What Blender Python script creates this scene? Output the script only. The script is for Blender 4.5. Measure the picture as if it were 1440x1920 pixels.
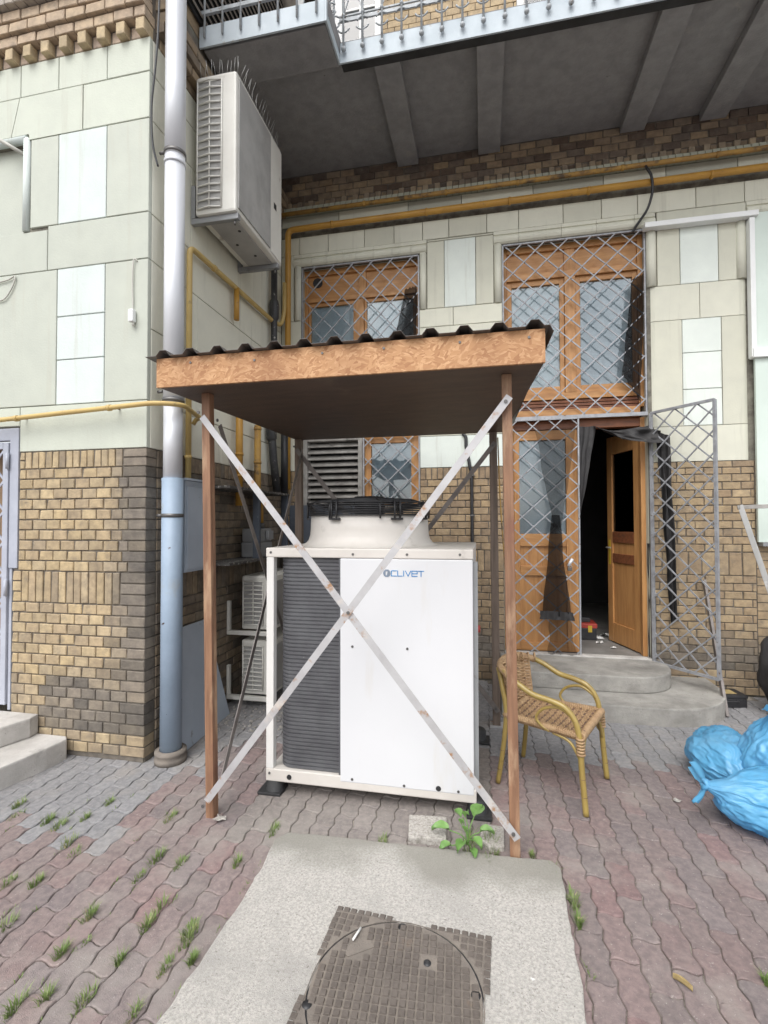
import bpy, bmesh, math, random
from mathutils import Vector, Matrix, noise
for o in list(bpy.data.objects): bpy.data.objects.remove(o)
S = bpy.context.scene
RD = math.radians
rnd = random.Random(11)

# ------------------------------------------------------------ camera, sky, sun, exposure
cam = bpy.data.cameras.new('camera'); co = bpy.data.objects.new('camera', cam)
S.collection.objects.link(co); S.camera = co
cam.sensor_fit = 'HORIZONTAL'; cam.sensor_width = 36; cam.lens = 909.4/1440*36
cam.clip_start = .05; cam.clip_end = 2000
co.matrix_world = (Matrix.Translation((0, 0, 1.55)) @ Matrix.Rotation(.20257, 4, 'Z')
                   @ Matrix.Rotation(math.pi/2+.0219, 4, 'X') @ Matrix.Rotation(-.00219, 4, 'Z'))
SUN_EL, SUN_AZ = 54, 192          # azimuth the light comes from, clockwise from +Y
W = bpy.data.worlds.new('World'); S.world = W; W.use_nodes = True
wn = W.node_tree; wn.nodes.clear()
sky = wn.nodes.new('ShaderNodeTexSky'); sky.sky_type = 'NISHITA'; sky.sun_disc = False
sky.sun_elevation = RD(SUN_EL); sky.sun_rotation = RD(SUN_AZ); sky.dust_density = 3.0; sky.air_density = 1.0
hs = wn.nodes.new('ShaderNodeHueSaturation'); hs.inputs['Saturation'].default_value = .22
bg = wn.nodes.new('ShaderNodeBackground'); bg.inputs['Strength'].default_value = .15
wo = wn.nodes.new('ShaderNodeOutputWorld')
wn.links.new(sky.outputs[0], hs.inputs['Color']); wn.links.new(hs.outputs[0], bg.inputs[0]); wn.links.new(bg.outputs[0], wo.inputs[0])
sl = bpy.data.lights.new('sun', 'SUN'); sl.energy = .85; sl.angle = RD(50); sl.color = (1, .985, .965)
so = bpy.data.objects.new('sun', sl); S.collection.objects.link(so)
a, e = RD(SUN_AZ), RD(SUN_EL)
so.rotation_euler = Vector((math.sin(a)*math.cos(e), math.cos(a)*math.cos(e), math.sin(e))).to_track_quat('Z', 'Y').to_euler()
S.view_settings.view_transform = 'Standard'; S.view_settings.look = 'None'
S.view_settings.exposure = .86; S.view_settings.gamma = 1; S.view_settings.use_curve_mapping = False

# ------------------------------------------------------------ helpers
COL = S.collection
class MB:
    def __init__(s): s.v = []; s.f = []; s.sm = []; s.fc = None
    def add(s, vs, fs, smooth=False):
        n = len(s.v); s.v += [tuple(p) for p in vs]
        for f in fs: s.f.append([n+i for i in f]); s.sm.append(smooth)
        return s
    def box(s, x0, x1, y0, y1, z0, z1):
        return s.add([(x0,y0,z0),(x1,y0,z0),(x1,y1,z0),(x0,y1,z0),(x0,y0,z1),(x1,y0,z1),(x1,y1,z1),(x0,y1,z1)],
                     [(0,3,2,1),(4,5,6,7),(0,1,5,4),(1,2,6,5),(2,3,7,6),(3,0,4,7)])
    def bar(s, p, q, w, t, n=(0, 1, 0)):
        p = Vector(p); q = Vector(q); d = (q-p).normalized(); n = Vector(n)
        sx = d.cross(n).normalized(); ny = sx.cross(d).normalized()
        vs = [c+sx*a*w/2+ny*b*t/2 for c in (p, q) for a, b in ((-1,-1),(1,-1),(1,1),(-1,1))]
        return s.add(vs, [(0,1,2,3),(7,6,5,4),(0,4,5,1),(1,5,6,2),(2,6,7,3),(3,7,4,0)])
    def tube(s, path, r, seg=10, closed=False, cap=True):
        P = [Vector(p) for p in path]; n = len(P); rs = r if isinstance(r, (list, tuple)) else [r]*n
        T = []
        for i in range(n):
            if closed: t = P[(i+1) % n]-P[i-1]
            else: t = P[min(i+1, n-1)]-P[max(i-1, 0)]
            T.append(t.normalized())
        u = T[0].orthogonal().normalized(); vs = []
        for i in range(n):
            u = (u-T[i]*u.dot(T[i]))
            u = u.normalized() if u.length > 1e-6 else T[i].orthogonal().normalized()
            w = T[i].cross(u)
            for k in range(seg):
                an = 2*math.pi*k/seg; vs.append(P[i]+(u*math.cos(an)+w*math.sin(an))*rs[i])
        fs = []
        for i in range(n if closed else n-1):
            j = (i+1) % n
            for k in range(seg):
                l = (k+1) % seg; fs.append((i*seg+k, i*seg+l, j*seg+l, j*seg+k))
        s.add(vs, fs, True)
        if cap and not closed:
            b = len(s.v)-len(vs)
            s.f.append([b+k for k in reversed(range(seg))]); s.sm.append(False)
            s.f.append([b+(n-1)*seg+k for k in range(seg)]); s.sm.append(False)
        return s
    def lathe(s, prof, c, seg=28, smooth=True):
        vs = []
        for r, z in prof:
            for k in range(seg):
                an = 2*math.pi*k/seg; vs.append((c[0]+r*math.cos(an), c[1]+r*math.sin(an), c[2]+z))
        fs = [(i*seg+k, i*seg+(k+1) % seg, (i+1)*seg+(k+1) % seg, (i+1)*seg+k) for i in range(len(prof)-1) for k in range(seg)]
        return s.add(vs, fs, smooth)
    def prism(s, poly, z0, z1, smooth=False):
        n = len(poly)
        s.add([(x, y, z0) for x, y in poly]+[(x, y, z1) for x, y in poly],
              [tuple(reversed(range(n))), tuple(range(n, 2*n))])
        b = len(s.v)-2*n
        for i in range(n):
            j = (i+1) % n; s.f.append([b+i, b+j, b+n+j, b+n+i]); s.sm.append(smooth)
        return s
    def grid(s, fn, nu, nv, smooth=True):
        vs = [fn(i/nu, j/nv) for j in range(nv+1) for i in range(nu+1)]
        return s.add(vs, [(j*(nu+1)+i, j*(nu+1)+i+1, (j+1)*(nu+1)+i+1, (j+1)*(nu+1)+i) for j in range(nv) for i in range(nu)], smooth)
    def ball(s, c, r, seg=10, rings=6):
        return s.lathe([(r*math.sin(math.pi*i/rings)+1e-5, -r*math.cos(math.pi*i/rings)) for i in range(rings+1)], c, seg)
    def mesh(s, name, mat=None, bevel=0, colors=None):
        me = bpy.data.meshes.new(name); me.from_pydata(s.v, [], s.f)
        me.polygons.foreach_set('use_smooth', s.sm)
        if bevel:
            bm = bmesh.new(); bm.from_mesh(me)
            ed = [ed for ed in bm.edges if len(ed.link_faces) == 2 and ed.calc_face_angle(0) > .6]
            bmesh.ops.bevel(bm, geom=ed, offset=bevel, segments=2, affect='EDGES', profile=.6)
            bm.to_mesh(me); bm.free()
        if mat: me.materials.append(mat)
        if colors is not None:
            at = me.color_attributes.new('pcol', 'FLOAT_COLOR', 'CORNER')
            if colors == 'white': flat = [1.0]*(4*len(me.loops))
            else:
                flat = []
                for p in me.polygons:
                    c = colors[p.index]; flat += [c[0], c[1], c[2], 1.0]*p.loop_total
            at.data.foreach_set('color', flat)
        me.update(); return me
    def build(s, name, mat, parent=None, bevel=0, world=True, colors=None):
        return link(name, s.mesh(name, mat, bevel, colors), parent, world)
def link(name, me, parent=None, world=True):
    o = bpy.data.objects.new(name, me); COL.objects.link(o)
    if parent:
        o.parent = parent
        if world and parent.type == 'EMPTY': o.matrix_parent_inverse = Matrix.Translation(-parent.location)
    return o
def tag(o, label=None, cat=None, group=None, kind=None):
    if label: o['label'] = label
    if cat: o['category'] = cat
    if group: o['group'] = group
    if kind: o['kind'] = kind
    return o
def thing(name, label, cat, loc=(0, 0, 0), rz=0, group=None):
    o = bpy.data.objects.new(name, None); COL.objects.link(o); o.location = loc; o.rotation_euler = (0, 0, rz)
    o.empty_display_size = .1
    return tag(o, label, cat, group)
def arc(c, r, a0, a1, n, ax='xz'):
    out = []
    for i in range(n+1):
        t = a0+(a1-a0)*i/n; u, v = r*math.cos(t), r*math.sin(t)
        out.append({'xz': (c[0]+u, c[1], c[2]+v), 'xy': (c[0]+u, c[1]+v, c[2]), 'yz': (c[0], c[1]+u, c[2]+v)}[ax])
    return out
def smoothpath(pts, n=6):
    P = [Vector(p) for p in pts]; out = []
    for i in range(len(P)-1):
        p0 = P[max(i-1, 0)]; p1 = P[i]; p2 = P[i+1]; p3 = P[min(i+2, len(P)-1)]
        for k in range(n):
            t = k/n
            out.append(.5*((2*p1)+(p2-p0)*t+(2*p0-5*p1+4*p2-p3)*t*t+(3*p1-p0-3*p2+p3)*t**3))
    out.append(P[-1]); return out
def bendpath(pts, r=.06, n=5):
    P = [Vector(p) for p in pts]; out = [P[0]]
    for i in range(1, len(P)-1):
        a = (P[i-1]-P[i]); b = (P[i+1]-P[i]); q = min(r, a.length*.45, b.length*.45)
        s0 = P[i]+a.normalized()*q; s1 = P[i]+b.normalized()*q
        for k in range(n+1):
            t = k/n; out.append(s0*(1-t)**2+P[i]*2*t*(1-t)+s1*t*t)
    out.append(P[-1]); return out

# ------------------------------------------------------------ materials
def mat(name, col, col2=None, scale=6, stretch=(1, 1, 1), rough=.65, metal=0, bump=0, bscale=80, objcol=False,
        dirt=None, dirt2=None, lo=.38, hi=.62, detail=6, spec=.5, trans=0, bstretch=(1, 1, 1), vary=.35):
    m = bpy.data.materials.new(name); m.use_nodes = True; nt = m.node_tree; N = nt.nodes; L = nt.links
    b = N['Principled BSDF']; b.inputs['Roughness'].default_value = rough; b.inputs['Metallic'].default_value = metal
    b.inputs['Specular IOR Level'].default_value = spec
    if trans: b.inputs['Transmission Weight'].default_value = trans
    geo = N.new('ShaderNodeNewGeometry')
    def nz(sc, st=(1, 1, 1), det=6, off=0):
        mp = N.new('ShaderNodeMapping'); mp.inputs['Scale'].default_value = st; mp.inputs['Location'].default_value = (off, off*.7, off*1.3)
        L.new(geo.outputs['Position'], mp.inputs['Vector'])
        t = N.new('ShaderNodeTexNoise'); t.inputs['Scale'].default_value = sc; t.inputs['Detail'].default_value = det
        t.inputs['Roughness'].default_value = .62
        L.new(mp.outputs[0], t.inputs['Vector']); return t.outputs['Fac']
    def step(sock, a, c):
        r = N.new('ShaderNodeMapRange'); r.inputs['From Min'].default_value = a; r.inputs['From Max'].default_value = c
        L.new(sock, r.inputs['Value']); return r.outputs['Result']
    def mix(f, A, B, typ='MIX'):
        x = N.new('ShaderNodeMix'); x.data_type = 'RGBA'; x.blend_type = typ
        for sk, val in ((x.inputs['Factor'], f), (x.inputs['A'], A), (x.inputs['B'], B)):
            if isinstance(val, (tuple, list)): sk.default_value = (*val[:3], 1)
            elif isinstance(val, (int, float)): sk.default_value = val
            else: L.new(val, sk)
        return x.outputs['Result']
    if objcol:
        oi = N.new('ShaderNodeObjectInfo'); at = N.new('ShaderNodeAttribute'); at.attribute_name = 'pcol'
        c = mix(1.0, oi.outputs['Color'], at.outputs['Color'], 'MULTIPLY')
        c = mix(step(nz(scale, stretch, detail), lo, hi), c, mix(1.0, c, (1-vary, 1-vary, 1-vary*.9), 'MULTIPLY'))
    else:
        c = mix(step(nz(scale, stretch, detail), lo, hi), col, col2 if col2 else tuple(x*.82 for x in col))
    for i, d in enumerate((dirt, dirt2)):
        if d:   # (colour, scale, lo, hi[, stretch])
            c = mix(step(nz(d[1], d[4] if len(d) > 4 else (1, 1, 1), 8, 3.7+i*5), d[2], d[3]), c, d[0])
    L.new(c, b.inputs['Base Color'])
    if bump:
        bp = N.new('ShaderNodeBump'); bp.inputs['Strength'].default_value = bump; bp.inputs['Distance'].default_value = .01
        L.new(nz(bscale, bstretch, 5, 1.3), bp.inputs['Height']); L.new(bp.outputs[0], b.inputs['Normal'])
    return m
M = {}
M['brick'] = mat('brick_face', None, objcol=True, scale=14, rough=.78, bump=.5, bscale=90, dirt=((.20, .17, .135), 13, .55, .82), dirt2=((.58, .53, .45), 45, .72, .77), spec=.3, vary=.28)
M['mortar'] = mat('mortar_joint', (.19, .165, .135), (.12, .105, .088), scale=14, rough=.95, bump=.5)
M['stone'] = mat('painted_stone', None, objcol=True, scale=5, rough=.7, bump=.18, bscale=90, vary=.10, lo=.3, hi=.75,
                 dirt=((.43, .42, .35), 2.6, .56, .86, (5, 5, .35)), dirt2=((.20, .18, .14), 22, .735, .765))
M['joint'] = mat('stone_joint', (.22, .21, .17), (.12, .11, .09), scale=12, rough=.95)
M['soffit'] = mat('balcony_concrete', (.285, .283, .285), (.23, .228, .23), scale=9, detail=10, rough=.9, bump=.5, bscale=70,
                  dirt=((.33, .315, .30), 5, .63, .74), dirt2=((.08, .075, .07), 11, .69, .75))
M['fascia'] = mat('fascia_paint', (.50, .56, .60), (.42, .48, .52), scale=4, rough=.6, bump=.1, dirt=((.30, .22, .12), 7, .66, .76), dirt2=((.38, .42, .25), 3, .62, .75, (1, 1, .3)))
M['railing'] = mat('railing_paint', (.42, .45, .47), (.30, .32, .33), scale=20, rough=.55, dirt=((.16, .09, .04), 18, .62, .68))
M['paver'] = mat('paver_concrete', None, objcol=True, scale=35, rough=.9, bump=.5, bscale=260, vary=.25, spec=.25,
                 dirt=((.34, .31, .28), 2.6, .50, .78), dirt2=((.46, .43, .395), 90, .62, .74))
M['soil'] = mat('joint_soil', (.12, .104, .084), (.22, .197, .165), scale=40, rough=1, bump=.6, bscale=200, dirt=((.36, .33, .28), 9, .52, .62))
M['yard'] = mat('yard_paving', (.24, .215, .205), (.19, .17, .16), scale=6, rough=.95, bump=.4, bscale=60, dirt=((.14, .125, .11), 2, .55, .75))
M['slab'] = mat('slab_concrete', (.54, .515, .475), (.37, .352, .325), scale=100, rough=.92, bump=.6, bscale=260,
                dirt=((.36, .345, .32), 2.8, .46, .70), dirt2=((.22, .205, .185), 110, .60, .68))
M['step'] = mat('step_concrete', (.36, .345, .315), (.25, .24, .22), scale=5, rough=.92, bump=.5, bscale=110,
                dirt=((.17, .16, .145), 2.5, .52, .72, (1, 1, 2)), dirt2=((.19, .175, .155), 60, .60, .70))
M['stepw'] = mat('worn_step_concrete', (.56, .54, .51), (.42, .40, .375), scale=5, rough=.92, bump=.5, bscale=110,
                 dirt=((.22, .205, .19), 4, .60, .75), dirt2=((.2, .19, .17), 70, .66, .72))
M['granite'] = mat('pale_block_stone', (.50, .47, .43), (.30, .28, .25), scale=90, rough=.9, bump=.7, bscale=140, dirt=((.17, .16, .13), 6, .60, .70))
M['iron'] = mat('cast_iron', (.225, .195, .165), (.17, .148, .128), scale=12, rough=.85, metal=0, bump=.4, bscale=160, dirt=((.26, .18, .11), 5, .58, .74))
M['stud'] = mat('worn_iron_stud', (.135, .115, .10), (.175, .15, .13), scale=14, rough=.5, metal=.3, bump=.3, bscale=160, dirt=((.24, .16, .10), 5, .58, .74))
M['galv'] = mat('galvanised_zinc', (.70, .715, .745), (.63, .645, .675), scale=5, stretch=(1, 1, .2), rough=.40, metal=.22, bump=.05)
M['bluepaint'] = mat('pale_blue_paint', (.30, .38, .48), (.265, .34, .43), scale=4, rough=.5, bump=.12, bscale=40,
                     dirt=((.055, .035, .025), 8, .658, .668), dirt2=((.30, .31, .29), 3, .58, .72))
M['bluebox'] = mat('grey_blue_enamel', (.44, .50, .58), (.39, .45, .53), scale=3, rough=.45, dirt=((.2, .2, .2), 8, .68, .75))
M['slate'] = mat('slate_panel', (.085, .10, .125), (.065, .075, .095), scale=4, rough=.6, dirt=((.30, .31, .32), 45, .68, .73))
M['gas'] = mat('yellow_gas_paint', (.50, .27, .045), (.42, .22, .04), scale=6, rough=.45, bump=.1, dirt=((.16, .10, .04), 9, .62, .70))
M['gasold'] = mat('weathered_gas_paint', (.46, .27, .06), (.33, .19, .06), scale=7, rough=.6, bump=.2, dirt=((.10, .07, .04), 8, .52, .64), dirt2=((.42, .40, .34), 40, .66, .71))
M['gaspale'] = mat('pale_yellow_paint', (.55, .40, .15), (.48, .34, .13), scale=6, rough=.5, dirt=((.22, .17, .09), 7, .63, .72))
M['lattice'] = mat('lattice_paint', (.36, .37, .39), (.26, .265, .28), scale=15, rough=.5, metal=.2, dirt=((.15, .10, .07), 22, .64, .70))
M['wood'] = mat('varnished_wood', (.52, .27, .10), (.41, .195, .07), scale=3.5, stretch=(9, 9, .8), rough=.45, bump=.12, bscale=8, bstretch=(14, 14, 1))
M['woodh'] = mat('varnished_wood_across', (.52, .27, .10), (.41, .195, .07), scale=3.5, stretch=(.8, 9, 9), rough=.45, bump=.12, bscale=8, bstretch=(1, 14, 14))
M['woodred'] = mat('red_brown_wood', (.24, .085, .035), (.15, .055, .025), scale=3.5, stretch=(.8, 9, 9), rough=.5, bump=.2, bscale=8, bstretch=(1, 14, 14), dirt=((.10, .05, .03), 6, .58, .7, (.4, 1, 3)))
M['woodpost'] = mat('stained_post', (.28, .15, .085), (.175, .09, .052), scale=3, stretch=(14, 14, .7), rough=.62, bump=.3, bscale=7, bstretch=(18, 18, 1),
                    dirt=((.52, .36, .23), 2.1, .48, .66, (4, 4, .8)), dirt2=((.19, .085, .055), 1.7, .56, .63, (1, 1, .9)))
M['postgrey'] = mat('grey_weathered_post', (.19, .145, .115), (.125, .095, .075), scale=3, stretch=(14, 14, .7), rough=.75, bump=.3, bscale=7, bstretch=(18, 18, 1))
M['ply'] = mat('film_faced_plywood', (.10, .064, .045), (.07, .046, .033), scale=4, stretch=(1, 4, 1), rough=.5, bump=.25, bscale=150, dirt=((.12, .085, .06), 7, .62, .74))
M['roofing'] = mat('brown_roof_sheet', (.14, .13, .122), (.11, .10, .095), scale=8, rough=.45, metal=.2)
M['brace'] = mat('zinc_strap_rust', (.50, .495, .50), (.43, .42, .425), scale=8, rough=.5, metal=.3, dirt=((.36, .20, .10), 16, .58, .68), dirt2=((.60, .55, .50), 5, .6, .7))
M['bracedark'] = mat('dull_steel_strap', (.24, .215, .20), (.17, .15, .14), scale=8, rough=.55, metal=.3)
M['white'] = mat('white_enamel', (.70, .69, .665), (.66, .645, .615), scale=2, rough=.4, bump=.04, dirt=((.55, .50, .44), 5, .68, .8))
M['panelw'] = mat('white_panel', (.655, .66, .675), (.635, .64, .655), scale=1.2, rough=.38, spec=.4, bump=.05, bscale=2.5, dirt=((.60, .575, .535), 3, .58, .85, (3, 3, .4)), dirt2=((.50, .46, .40), 60, .745, .77))
M['cream'] = mat('cream_lid', (.66, .625, .58), (.58, .545, .50), scale=2.5, rough=.45, dirt=((.40, .37, .33), 6, .62, .76))
M['acwhite'] = mat('aged_white_plastic', (.72, .71, .66), (.66, .645, .595), scale=3, rough=.5, dirt=((.20, .175, .14), 5, .62, .74, (1, 1, .4)))
M['acgrey'] = mat('condenser_mesh', (.44, .435, .42), (.33, .325, .315), scale=2.5, rough=.6, bump=.6, bscale=220, dirt=((.26, .255, .245), 3, .56, .78, (1, 1, .5)))
M['coil'] = mat('coil_fins', (.13, .132, .14), (.10, .10, .108), scale=6, rough=.5, metal=.3, dirt=((.45, .43, .40), 14, .735, .76, (1, 1, 2.5)))
M['black'] = mat('black_plastic', (.018, .018, .02), (.03, .03, .032), scale=10, rough=.45)
M['rubber'] = mat('black_rubber', (.022, .022, .024), (.035, .035, .035), scale=10, rough=.6, bump=.3)
M['dark'] = mat('dark_cavity', (.035, .035, .037), (.02, .02, .02), scale=6, rough=.8)
M['blackpipe'] = mat('black_soil_pipe', (.03, .03, .033), (.05, .05, .05), scale=10, rough=.45, dirt=((.42, .41, .38), 34, .64, .70))
M['bolt'] = mat('dull_bolt', (.16, .155, .15), rough=.45, metal=.6)
M['steel'] = mat('brushed_alu', (.50, .50, .49), (.40, .40, .38), scale=8, stretch=(1, 1, .2), rough=.4, metal=.6, dirt=((.62, .62, .60), 9, .6, .66))
M['louver'] = mat('dirty_louver', (.38, .365, .34), (.27, .255, .235), scale=9, rough=.6, metal=.1, dirt=((.09, .085, .08), 6, .58, .74), dirt2=((.42, .41, .38), 55, .70, .74))
M['dusty'] = mat('dropping_stained_shelf', (.10, .095, .09), (.06, .057, .053), scale=14, rough=.85, dirt=((.48, .46, .42), 38, .57, .64))
M['meter'] = mat('meter_grey', (.30, .31, .32), (.25, .255, .26), scale=4, rough=.5, metal=.2, dirt=((.14, .13, .12), 7, .62, .72))
M['bamboo'] = mat('bamboo_lacquer', (.35, .255, .075), (.27, .19, .055), scale=6, stretch=(3, 3, 1), rough=.3, spec=.6, dirt=((.16, .10, .03), 11, .66, .72))
M['wicker'] = mat('wicker_strand', (.43, .29, .16), (.32, .20, .105), scale=30, rough=.6, bump=.4, bscale=150, dirt=((.12, .07, .055), 40, .62, .68))
M['wickerdark'] = mat('dark_wicker', (.13, .075, .055), (.20, .115, .07), scale=30, rough=.6, bump=.4, bscale=150)
M['bag'] = mat('blue_bag_film', (.16, .48, .74), (.12, .42, .68), scale=4, rough=.27, bump=.35, bscale=22, spec=.55, dirt=((.20, .50, .74), 3, .5, .7))
def bag_film(m):
    nt = m.node_tree; b = nt.nodes['Principled BSDF']; o = nt.nodes['Material Output']
    t = nt.nodes.new('ShaderNodeBsdfTranslucent'); t.inputs[0].default_value = (.20, .54, .84, 1); x = nt.nodes.new('ShaderNodeMixShader'); x.inputs[0].default_value = .32
    nt.links.new(b.outputs[0], x.inputs[1]); nt.links.new(t.outputs[0], x.inputs[2]); nt.links.new(x.outputs[0], o.inputs['Surface'])
bag_film(M['bag'])
M['grass'] = mat('grass_blade', (.13, .20, .05), (.21, .27, .095), scale=25, rough=.6, dirt=((.40, .35, .19), 30, .58, .66))
M['leaf'] = mat('broad_leaf', (.17, .31, .085), (.12, .24, .06), scale=20, rough=.45)
M['dryleaf'] = mat('dry_leaf', (.45, .35, .16), (.34, .25, .11), scale=30, rough=.7)
M['paper'] = mat('paper_scrap', (.72, .72, .70), (.62, .61, .58), scale=20, rough=.8)
M['mint'] = mat('mint_board', (.63, .71, .65), (.58, .66, .60), scale=2, rough=.6, dirt=((.52, .58, .53), 2, .60, .8))
M['whitepaint'] = mat('white_gloss_paint', (.78, .79, .78), (.72, .73, .72), scale=3, rough=.4, dirt=((.5, .48, .44), 6, .68, .76))
M['curtain'] = mat('curtain_sky_tone', (.88, .92, .95), (.74, .79, .83), scale=1.5, rough=.9)  # curtain whitened so its colour stands in for bright sky reflected in glass
M['curtgrey_refl'] = mat('film_reflection_tone', (.50, .56, .62), (.66, .70, .75), scale=2, rough=.8)  # grey-blue of the duller pane reflections put into the sheet's colour
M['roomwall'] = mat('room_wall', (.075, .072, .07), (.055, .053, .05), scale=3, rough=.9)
M['roomfloor'] = mat('room_floor_tile', (.26, .25, .235), (.18, .172, .16), scale=5, rough=.6, bump=.1)
M['red'] = mat('red_plastic', (.40, .05, .035), rough=.5)
M['yellowp'] = mat('yellow_plastic', (.6, .42, .04), rough=.45)
M['logoblue'] = mat('logo_blue', (.02, .19, .48), (.03, .24, .52), rough=.5)
M['logogrey'] = mat('logo_grey', (.13, .17, .24), (.2, .25, .32), rough=.5)
M['pvcgrey'] = mat('cable_grey', (.52, .51, .46), rough=.5)
M['lavender'] = mat('lavender_grey_paint', (.42, .44, .50), (.36, .38, .44), scale=6, rough=.5, dirt=((.22, .2, .18), 12, .66, .72))
M['tan'] = mat('tan_door_panel', (.33, .22, .13), (.24, .155, .09), scale=4, stretch=(6, 6, .6), rough=.6)
M['shutter'] = mat('shutter_slat', (.30, .27, .235), (.24, .215, .19), scale=5, rough=.6)

def mat_osb():
    m = bpy.data.materials.new('osb_board'); m.use_nodes = True; nt = m.node_tree; N = nt.nodes; L = nt.links
    b = N['Principled BSDF']; b.inputs['Roughness'].default_value = .7
    geo = N.new('ShaderNodeNewGeometry'); cols = []; nb = None
    for i, (rot, sc) in enumerate(((.3, (16, 1, 75)), (-.35, (19, 1, 70)), (1.0, (22, 1, 52)))):
        mp = N.new('ShaderNodeMapping'); mp.vector_type = 'POINT'; mp.inputs['Rotation'].default_value = (0, rot, 0)
        L.new(geo.outputs['Position'], mp.inputs['Vector'])
        mp2 = N.new('ShaderNodeMapping'); mp2.inputs['Scale'].default_value = sc; L.new(mp.outputs[0], mp2.inputs['Vector'])
        nw = N.new('ShaderNodeTexNoise'); nw.inputs['Scale'].default_value = 1.3; L.new(mp2.outputs[0], nw.inputs['Vector'])
        va = N.new('ShaderNodeMix'); va.data_type = 'RGBA'; va.inputs['Factor'].default_value = .22
        L.new(mp2.outputs[0], va.inputs['A']); L.new(nw.outputs['Color'], va.inputs['B'])
        v = N.new('ShaderNodeTexVoronoi'); v.inputs['Scale'].default_value = 1.9; v.distance = 'MANHATTAN'
        L.new(va.outputs['Result'], v.inputs['Vector'])
        bw = N.new('ShaderNodeRGBToBW'); L.new(v.outputs['Color'], bw.inputs[0])
        r = N.new('ShaderNodeValToRGB'); r.color_ramp.elements[0].position = .15; r.color_ramp.elements[1].position = .85
        r.color_ramp.elements[0].color = (.36, .175, .078, 1); r.color_ramp.elements[1].color = (.58, .345, .18, 1)
        x = r.color_ramp.elements.new(.5); x.color = (.47, .255, .12, 1)
        L.new(bw.outputs[0], r.inputs[0]); cols.append((r.outputs[0], v.outputs['Distance'], bw.outputs[0]))
    sel = N.new('ShaderNodeTexVoronoi'); sel.inputs['Scale'].default_value = 34; L.new(geo.outputs['Position'], sel.inputs['Vector'])
    sp = N.new('ShaderNodeSeparateColor'); L.new(sel.outputs['Color'], sp.inputs[0])
    def mx(f, A, B):
        x = N.new('ShaderNodeMix'); x.data_type = 'RGBA'; L.new(f, x.inputs['Factor']); L.new(A, x.inputs['A']); L.new(B, x.inputs['B']); return x.outputs['Result']
    def gt(sk, t):
        g = N.new('ShaderNodeMath'); g.operation = 'GREATER_THAN'; g.inputs[1].default_value = t; L.new(sk, g.inputs[0]); return g.outputs[0]
    c = mx(gt(sp.outputs[0], .5), cols[0][0], cols[1][0]); c = mx(gt(sp.outputs[1], .62), c, cols[2][0])
    n2 = N.new('ShaderNodeTexNoise'); n2.inputs['Scale'].default_value = 2.2; L.new(geo.outputs['Position'], n2.inputs['Vector'])
    mr = N.new('ShaderNodeMapRange'); mr.inputs['From Min'].default_value = .5; mr.inputs['From Max'].default_value = .75; mr.inputs['To Max'].default_value = .55
    L.new(n2.outputs['Fac'], mr.inputs['Value'])
    dk = N.new('ShaderNodeMix'); dk.data_type = 'RGBA'; L.new(mr.outputs[0], dk.inputs['Factor']); L.new(c, dk.inputs['A']); dk.inputs['B'].default_value = (.20, .08, .035, 1)
    L.new(dk.outputs['Result'], b.inputs['Base Color'])
    bp = N.new('ShaderNodeBump'); bp.inputs['Strength'].default_value = .3; bp.inputs['Distance'].default_value = .004
    L.new(cols[0][2], bp.inputs['Height']); L.new(bp.outputs[0], b.inputs['Normal'])
    return m
M['osb'] = mat_osb()
def mat_glass(name, tint, k):
    m = bpy.data.materials.new(name); m.use_nodes = True; nt = m.node_tree; N = nt.nodes; L = nt.links; N.clear()
    o = N.new('ShaderNodeOutputMaterial'); t = N.new('ShaderNodeBsdfTransparent'); t.inputs[0].default_value = (*tint, 1)
    g = N.new('ShaderNodeBsdfGlossy'); g.inputs['Roughness'].default_value = .02
    fr = N.new('ShaderNodeFresnel'); fr.inputs['IOR'].default_value = k
    geo = N.new('ShaderNodeNewGeometry'); tn = N.new('ShaderNodeTexNoise'); tn.inputs['Scale'].default_value = 3
    bp = N.new('ShaderNodeBump'); bp.inputs['Strength'].default_value = .06; bp.inputs['Distance'].default_value = .02
    L.new(geo.outputs['Position'], tn.inputs['Vector']); L.new(tn.outputs['Fac'], bp.inputs['Height']); L.new(bp.outputs[0], g.inputs['Normal'])
    x = N.new('ShaderNodeMixShader'); L.new(fr.outputs[0], x.inputs[0]); L.new(t.outputs[0], x.inputs[1]); L.new(g.outputs[0], x.inputs[2]); L.new(x.outputs[0], o.inputs[0])
    return m
M['glass'] = mat_glass('window_glass', (.92, .96, .97), 1.75)
def mat_net():
    m = bpy.data.materials.new('black_net'); m.use_nodes = True; nt = m.node_tree; N = nt.nodes; L = nt.links; N.clear()
    o = N.new('ShaderNodeOutputMaterial'); t = N.new('ShaderNodeBsdfTransparent'); d = N.new('ShaderNodeBsdfDiffuse'); d.inputs[0].default_value = (.018, .017, .017, 1)
    x = N.new('ShaderNodeMixShader'); x.inputs[0].default_value = .80
    L.new(t.outputs[0], x.inputs[1]); L.new(d.outputs[0], x.inputs[2]); L.new(x.outputs[0], o.inputs[0]); return m
M['net'] = mat_net(); M['netthin'] = mat_net(); M['netthin'].node_tree.nodes['Mix Shader'].inputs[0].default_value = .42
M['cloth'] = mat('black_cloth', (.022, .021, .022), (.035, .033, .033), scale=9, rough=.7, bump=.2)

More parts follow.
